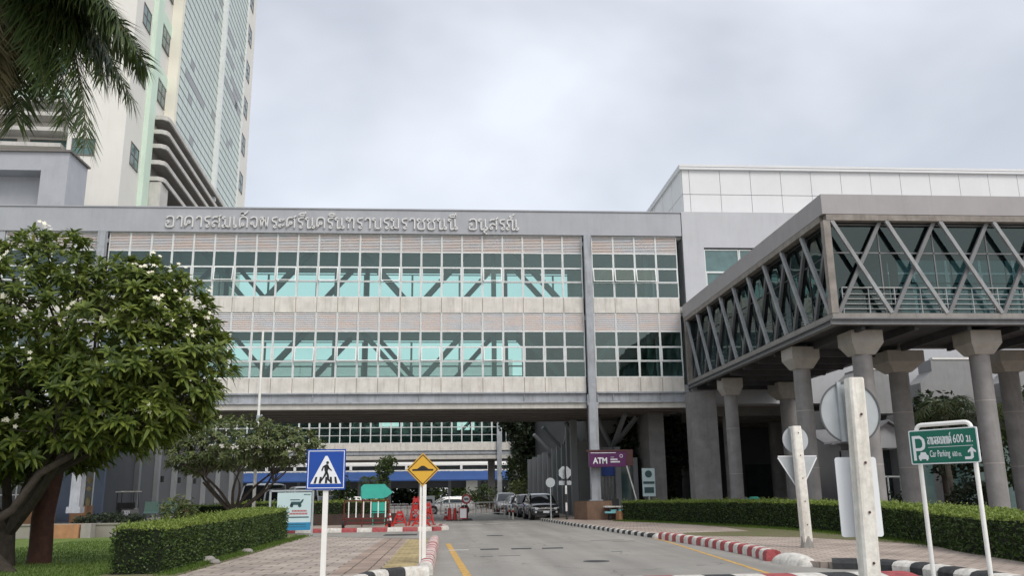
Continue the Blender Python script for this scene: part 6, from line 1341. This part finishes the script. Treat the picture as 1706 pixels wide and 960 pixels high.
# ================================================================== VEHICLES (local: front towards -y, x across)
def wheel(t, x, y, r=0.34, w=0.22):
    s = 1 if x > 0 else -1
    o = MB().tube([(x - s * w, y, r), (x, y, r)], r, n=22).build('wheel', 'tyre', t, 40, local=True)
    MB().tube([(x - s * 0.02, y, r), (x + s * 0.008, y, r)], r * 0.66, n=18).build('rim', 'rim', o, 40, local=True)
    MB().tube([(x, y, r), (x + s * 0.02, y, r)], r * 0.16, n=8).build('hub', 'black_plastic', o, 40, local=True)
def vehicle(name, label, cat, loc, rz, paint, L=4.7, W=1.85, H=1.7, kind='suv', group=None, clear=0.28, rear=False):
    t = thing(name, label, cat, loc, group, rz); hw = W / 2; n = 18
    hood = {'suv': 0.62, 'pickup': 0.60, 'hatch': 0.60, 'van': 0.46}[kind] * H; wl = hood + 0.02
    # body stations y, bottom z, belt z, half width scale
    top_end = {'suv': L * 0.98, 'pickup': L * 0.98, 'hatch': L * 0.98, 'van': L * 0.99}[kind]
    st = [(0.0, clear + 0.16, hood * 0.60, 0.78), (0.05, clear + 0.04, hood * 0.76, 0.90), (0.22, clear, hood * 0.89, 0.965), (0.55, clear - 0.02, hood * 0.955, 0.99), (1.15, clear - 0.02, hood * 1.0, 1.0), (1.6, clear - 0.02, wl + 0.02, 1.0), (L * 0.55, clear - 0.02, wl + 0.03, 1.0), (L * 0.8, clear - 0.02, wl + 0.05, 1.0), (L * 0.95, clear + 0.02, wl + 0.04, 0.97), (L, clear + 0.1, wl - 0.04, 0.9)]
    rings = []
    for y, zb, zt, s in st:
        x = hw * s; m = zb + (zt - zb) * 0.55
        prof = [(x * 0.90, zb), (x * 0.985, zb + 0.12), (x, m), (x * 0.985, zt - 0.14), (x * 0.93, zt - 0.03), (x * 0.55, zt + 0.02), (0, zt + 0.035)]
        pts = prof + [(-a, b) for a, b in prof[:-1][::-1]]; rings.append([Vector((a, y, b)) for a, b in pts])
    MB().loft(rings).build('body', paint, t, 45, local=True)
    # cabin
    cb = {'suv': [(1.30, wl, 0.86), (2.0, H - 0.12, 0.76), (2.35, H - 0.02, 0.74), (L * 0.72, H, 0.74), (L * 0.90, H - 0.06, 0.73), (L * 0.975, wl + 0.05, 0.84)],
          'pickup': [(1.35, wl, 0.86), (2.05, H - 0.10, 0.76), (2.35, H - 0.02, 0.74), (L * 0.62, H, 0.74), (L * 0.66, H - 0.06, 0.73), (L * 0.70, wl + 0.05, 0.84)],
          'hatch': [(1.05, wl, 0.86), (1.75, H - 0.10, 0.74), (2.1, H - 0.01, 0.72), (L * 0.70, H, 0.72), (L * 0.86, H - 0.07, 0.71), (L * 0.97, wl + 0.05, 0.84)],
          'van': [(0.45, wl, 0.90), (1.15, H - 0.15, 0.84), (1.5, H - 0.02, 0.83), (L * 0.8, H, 0.83), (L * 0.96, H - 0.04, 0.83), (L * 0.99, wl + 0.05, 0.88)]}[kind]
    rings = []
    for y, zt, s in cb:
        x = hw * s; xb = hw * 0.93; zb = wl - 0.02
        if zt < wl + 0.1: x = xb * 0.98
        prof = [(xb, zb), (x + (xb - x) * 0.45, zb + (zt - zb) * 0.55), (x, max(zb + 0.01, zt - 0.07)), (x * 0.92, zt), (0, zt + 0.025)]; pts = prof + [(-a, b) for a, b in prof[:-1][::-1]]
        rings.append([Vector((a, y, b)) for a, b in pts])
    MB().loft(rings).build('windows' if False else 'glasshouse', 'car_glass', t, 35, local=True)
    # roof skin and pillars, standing slightly proud of the glass
    rf = MB(); rr_ = []
    for y, zt, s in cb[1:-1]:
        x = hw * s + 0.006; rr_.append([Vector((a, y, b)) for a, b in [(x, zt - 0.09), (x * 0.93, zt + 0.006), (x * 0.5, zt + 0.026), (0, zt + 0.032), (-x * 0.5, zt + 0.026), (-x * 0.93, zt + 0.006), (-x, zt - 0.09)]])
    rf.loft(rr_, caps=False, closed=False); rf.build('roof', paint, t, 45, local=True)
    for s in (-1, 1):
        pl = MB(); (y0, z0, s0), (y1, z1, s1) = cb[0], cb[1]; pl.beam((s * hw * 0.915, y0 + 0.02, wl - 0.01), (s * (hw * s1 + 0.0), y1, z1 - 0.02), 0.09, 0.05)
        for q in ((0.5, 0.78) if kind != 'pickup' else (0.48,)):
            y = L * q; pl.beam((s * hw * 0.935, y, wl - 0.02), (s * (hw * 0.745), y + 0.03, H - 0.05), 0.10, 0.03, upv=(1, 0, 0))
        ye, ze, se = cb[-2]; pl.beam((s * hw * 0.92, cb[-1][0], wl + 0.02), (s * hw * se, ye, ze - 0.04), 0.16, 0.06)
        pl.beam((s * hw * 0.925, cb[0][0], wl - 0.01), (s * hw * 0.925, cb[-1][0], wl + 0.01), 0.04, 0.04); pl.build('pillar_trim', paint, t, local=True)
    if kind == 'pickup':
        m = MB(); m.box(-hw * 0.85, L * 0.71, wl + 0.06, hw * 0.85, L * 0.97, wl + 0.085); m.build('bed_cover', 'black_plastic', t, local=True)
    # front details
    g = MB(); g.box(-hw * 0.50, -0.012, clear + 0.32, hw * 0.50, 0.05, hood * 0.74)
    go = g.build('grille', 'black_plastic', t, local=True)
    cm = MB(); cm.box(-hw * 0.56, -0.03, hood * 0.66, hw * 0.56, -0.012, hood * 0.71); cm.box(-hw * 0.5, -0.028, hood * 0.55, hw * 0.5, -0.012, hood * 0.57); cm.build('chrome_bar', 'chrome', go, local=True)
    for s in (-1, 1):
        h_ = MB(); zc = hood * 0.70
        h_.loft([[Vector((s * hw * a, y, zc + b)) for b in (-c, c)] + [Vector((s * hw * a, y + 0.05, zc + b)) for b in (c, -c)] for a, y, c in ((0.52, 0.0, 0.045), (0.72, 0.01, 0.075), (0.90, 0.10, 0.08), (0.968, 0.30, 0.05))]); h_.build('headlight', 'lamp_glass', t, 40, local=True)
        fl = MB(); fl.disc(s * hw * 0.72, 0.0, clear + 0.22, 0.065, t=0.02, n=12); fl.build('fog_light', 'lamp_glass', t, local=True)
        mr_ = MB(); mr_.loft([[Vector((s * (hw + 0.02), 1.62, wl + 0.03)), Vector((s * (hw + 0.02), 1.62, wl + 0.17)), Vector((s * (hw + 0.02), 1.74, wl + 0.17)), Vector((s * (hw + 0.02), 1.74, wl + 0.03))], [Vector((s * (hw + 0.2), 1.65, wl + 0.04)), Vector((s * (hw + 0.2), 1.65, wl + 0.16)), Vector((s * (hw + 0.2), 1.73, wl + 0.16)), Vector((s * (hw + 0.2), 1.73, wl + 0.04))]]); mr_.box(s * hw * 0.93, 1.66, wl + 0.02, s * (hw + 0.03), 1.7, wl + 0.06); mr_.build('mirror', paint, t, local=True)
        tl = MB(); tl.box(s * hw * 0.74, L - 0.06, wl - 0.28, s * hw * 0.93, L + 0.008, wl - 0.02); tl.build('tail_light', 'tail_red', t, local=True)
    lp = MB(); lp.box(-0.2, -0.045, clear + 0.16, 0.2, -0.03, clear + 0.29); lp.build('number_plate', 'sign_white', t, local=True)
    bp = MB(); bp.loft([[Vector((a, y, z)) for a, y, z in ((-hw * 0.80, 0.03, clear - 0.0), (hw * 0.80, 0.03, clear), (hw * 0.80, -0.03, clear + 0.0), (-hw * 0.80, -0.03, clear))], [Vector((a, y, z)) for a, y, z in ((-hw * 0.80, 0.06, clear + 0.16), (hw * 0.80, 0.06, clear + 0.16), (hw * 0.80, -0.025, clear + 0.16), (-hw * 0.80, -0.025, clear + 0.16))]]); bp.build('bumper', 'black_plastic', t, local=True)
    # wheel arches
    for y in (0.88, L - 0.98):
        for s in (-1, 1):
            a_ = MB(); a_.tube([(s * (hw - 0.26), y, 0.37), (s * (hw + 0.004), y, 0.37)], 0.43, n=22); a_.build('wheel_arch', 'black_plastic', t, 40, local=True); wheel(t, s * (hw + 0.012), y, 0.35)
    # door lines and handles
    dl = MB()
    for s in (-1, 1):
        for q in (0.30, 0.51, 0.74): dl.box(s * (hw - 0.02), L * q, clear + 0.1, s * (hw + 0.003), L * q + 0.015, wl - 0.12)
        for q in (0.44, 0.66): dl.box(s * (hw - 0.02), L * q, wl - 0.24, s * (hw + 0.02), L * q + 0.16, wl - 0.20)
    dl.build('door_seams', 'black_plastic', t, local=True)
    wp = MB()
    for x in (-0.45, 0.15): wp.beam((x * hw, cb[0][0] + 0.0, wl + 0.045), (x * hw + 0.45, cb[0][0] + 0.22, wl + 0.16), 0.02, 0.02)
    wp.build('wiper', 'black_plastic', t, local=True)
    return t
vehicle('parked_car', 'black parked car facing the camera, nearest in the row beside the round sign', 'car', (6.25, 57.0, 0.0), R(3), 'car_black', L=4.7, W=1.86, H=1.66, kind='suv')
vehicle('parked_car', 'dark grey car parked directly behind the black one, mostly hidden', 'car', (5.95, 63.8, 0.0), R(3), 'car_dark', L=4.7, W=1.82, H=1.62, kind='hatch')
vehicle('parked_car', 'small white hatchback squeezed between the silver pickup and the dark cars', 'car', (5.72, 69.5, 0.0), R(3), 'car_white', L=4.2, W=1.7, H=1.52, kind='hatch')
vehicle('pickup_truck', 'silver pickup with open front view, farthest of the parked row near the barriers', 'pickup', (5.0, 74.5, 0.0), R(1), 'car_silver', L=5.2, W=1.86, H=1.78, kind='pickup', clear=0.4)
vehicle('parked_car', 'white saloon seen side on behind the barrier cart and red stands', 'car', (-2.3, 78, 0.0), R(-80), 'car_white', L=4.6, W=1.8, H=1.5, kind='hatch')
vehicle('parked_car', 'white car far away beyond the barriers, right of the yellow sign', 'car', (2.6, 132, 0.0), R(20), 'car_white', L=4.5, W=1.8, H=1.5, kind='hatch')
vehicle('parked_car', 'white car far away behind the gate barriers, left of the far column', 'car', (-0.6, 130, 0.0), R(-75), 'car_white', L=4.5, W=1.8, H=1.5, kind='suv')
vehicle('parked_van', 'white van behind the bare branches of the small frangipani', 'van', (-13.6, 62.5, 0.1), R(-8), 'car_white', L=5.2, W=1.9, H=2.5, kind='van')
vehicle('parked_van', 'white van parked just left of the poster board, behind its frame', 'van', (-10.2, 66.0, 0.1), R(15), 'car_white', L=5.2, W=1.9, H=2.3, kind='van')
vehicle('parked_car', 'white car behind the lower edge of the blue pedestrian sign', 'car', (-12.4, 92, 0.1), R(-70), 'car_white', L=4.4, W=1.8, H=1.5, kind='hatch')
vehicle('parked_car', 'dark car in the shade behind the poster board, left of the blue sign post', 'car', (-12.8, 80, 0.1), R(-40), 'car_dark', L=4.6, W=1.8, H=1.6, kind='suv')
# golf cart
GX, GY = -21.3, 61.5
t_ = thing('golf_cart', 'dark golf cart with a pale flat roof parked by the grey wall', 'golf cart', (GX, GY, 0.11), rz=R(28))
m_ = MB(); m_.loft([[Vector((a, y, z)) for a, z in ((-0.55, 0.3), (0.55, 0.3), (0.52, zt), (-0.52, zt))] for y, zt in ((-1.25, 0.5), (-1.15, 0.85), (-0.75, 0.95), (-0.6, 0.45), (0.2, 0.42), (0.3, 0.72), (1.15, 0.75), (1.25, 0.5))]); m_.build('body', 'car_dark', t_, 40, local=True)
for y in (-0.1, 0.55):
    m_ = MB(); m_.box(-0.5, y, 0.72, 0.5, y + 0.45, 0.86); m_.box(-0.5, y + 0.4, 0.86, 0.5, y + 0.5, 1.3); m_.build('seat', 'black_plastic', t_, local=True)
m_ = MB()
for a, y0, y1 in ((-0.52, -0.85, -0.65), (0.52, -0.85, -0.65), (-0.52, 1.15, 1.2), (0.52, 1.15, 1.2)): m_.tube([(a, y0, 0.6), (a, y1, 2.0)], 0.025, n=6)
m_.build('roof_frame', 'black_plastic', t_, 40, local=True)
m_ = MB(); m_.loft([[Vector((a, y, z)) for a, z in ((-0.66, 1.98), (0.66, 1.98), (0.62, 2.05), (-0.62, 2.05))] for y in (-1.0, 1.35)]); m_.build('roof', 'white_dirty', t_, local=True)
for a in (-0.58, 0.58):
    for y in (-0.85, 0.85): m_ = MB(); m_.tube([(a - 0.09, y, 0.24), (a + 0.09, y, 0.24)], 0.24, n=16); m_.build('wheel', 'tyre', t_, 40, local=True)
m_ = MB(); m_.tube([(0.2, -0.55, 0.9), (0.2, -0.3, 1.1)], 0.02, n=6); m_.tube([(0.2 + 0.16 * math.cos(a), -0.28 + 0.05 * math.sin(a), 1.1 + 0.15 * math.sin(a)) for a in [k * 0.524 for k in range(13)]], 0.015, n=6); m_.build('steering_wheel', 'black_plastic', t_, 40, local=True)
MB().box(-0.4, -1.27, 0.5, -0.05, -1.24, 0.8).build('white_panel', 'sign_white', t_, local=True)
# more planting behind the footbridge columns
leafy('shade_tree', 'dark leafy tree behind the round column left of the green parking sign', 'tree', (27.4, 47.5, 0.1), 2.0, [((27.2, 47.5, 5.4), (1.7, 1.2, 1.6)), ((28.3, 47.8, 3.6), (1.6, 1.0, 1.6))], 620, 0.36, 'leaf_dark', 81, 0.16)
leafy('shade_tree', 'mottled green tree behind the column at the right edge of the green parking sign', 'tree', (33.0, 47.5, 0.1), 2.0, [((33.0, 47.5, 5.2), (1.9, 1.2, 2.0)), ((32.2, 47.4, 3.0), (1.5, 1.0, 1.8))], 760, 0.36, 'leaf_mid', 82, 0.16)
leafy('garden_bush', 'pair of low dark shrubs in front of the kiosk wall behind the hedge', 'shrub', (21.2, 44, 0.1), 0.3, [((20.9, 44, 0.9), (0.9, .6, .8)), ((22.4, 44, 0.8), (0.9, .6, .7))], 300, 0.2, 'leaf_dark', 83, 0.06)
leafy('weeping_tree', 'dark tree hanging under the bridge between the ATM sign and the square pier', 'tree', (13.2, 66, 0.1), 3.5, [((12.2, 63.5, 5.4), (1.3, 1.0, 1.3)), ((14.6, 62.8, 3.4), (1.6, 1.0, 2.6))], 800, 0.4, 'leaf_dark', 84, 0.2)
# trimmings of daily life near the gate
for k, (x, y) in enumerate(((4.3, 59.4), (4.15, 60.8))):
    t_ = thing('bollard', ['slim white bollard by the front corner of the dark cars', 'slim white bollard farther along beside the dark cars'][k], 'bollard', (x, y, 0), group='slim white bollards'); MB().tube([(x, y, 0), (x, y, 0.75)], 0.05, n=10).build('body', 'white_dirty', t_, smooth=40); MB().tube([(x, y, 0.45), (x, y, 0.6)], 0.053, n=10).build('band', 'red_plastic', t_, smooth=40)
for x, y, rx in ((3.6, 21.9, 0.32), (1.9, 36.5, 0.34)):
    o = MB().tube([(x, y, 0.0), (x, y, 0.006)], rx, n=28).build('manhole_cover', 'asphalt_patch', smooth=30); struct(o)
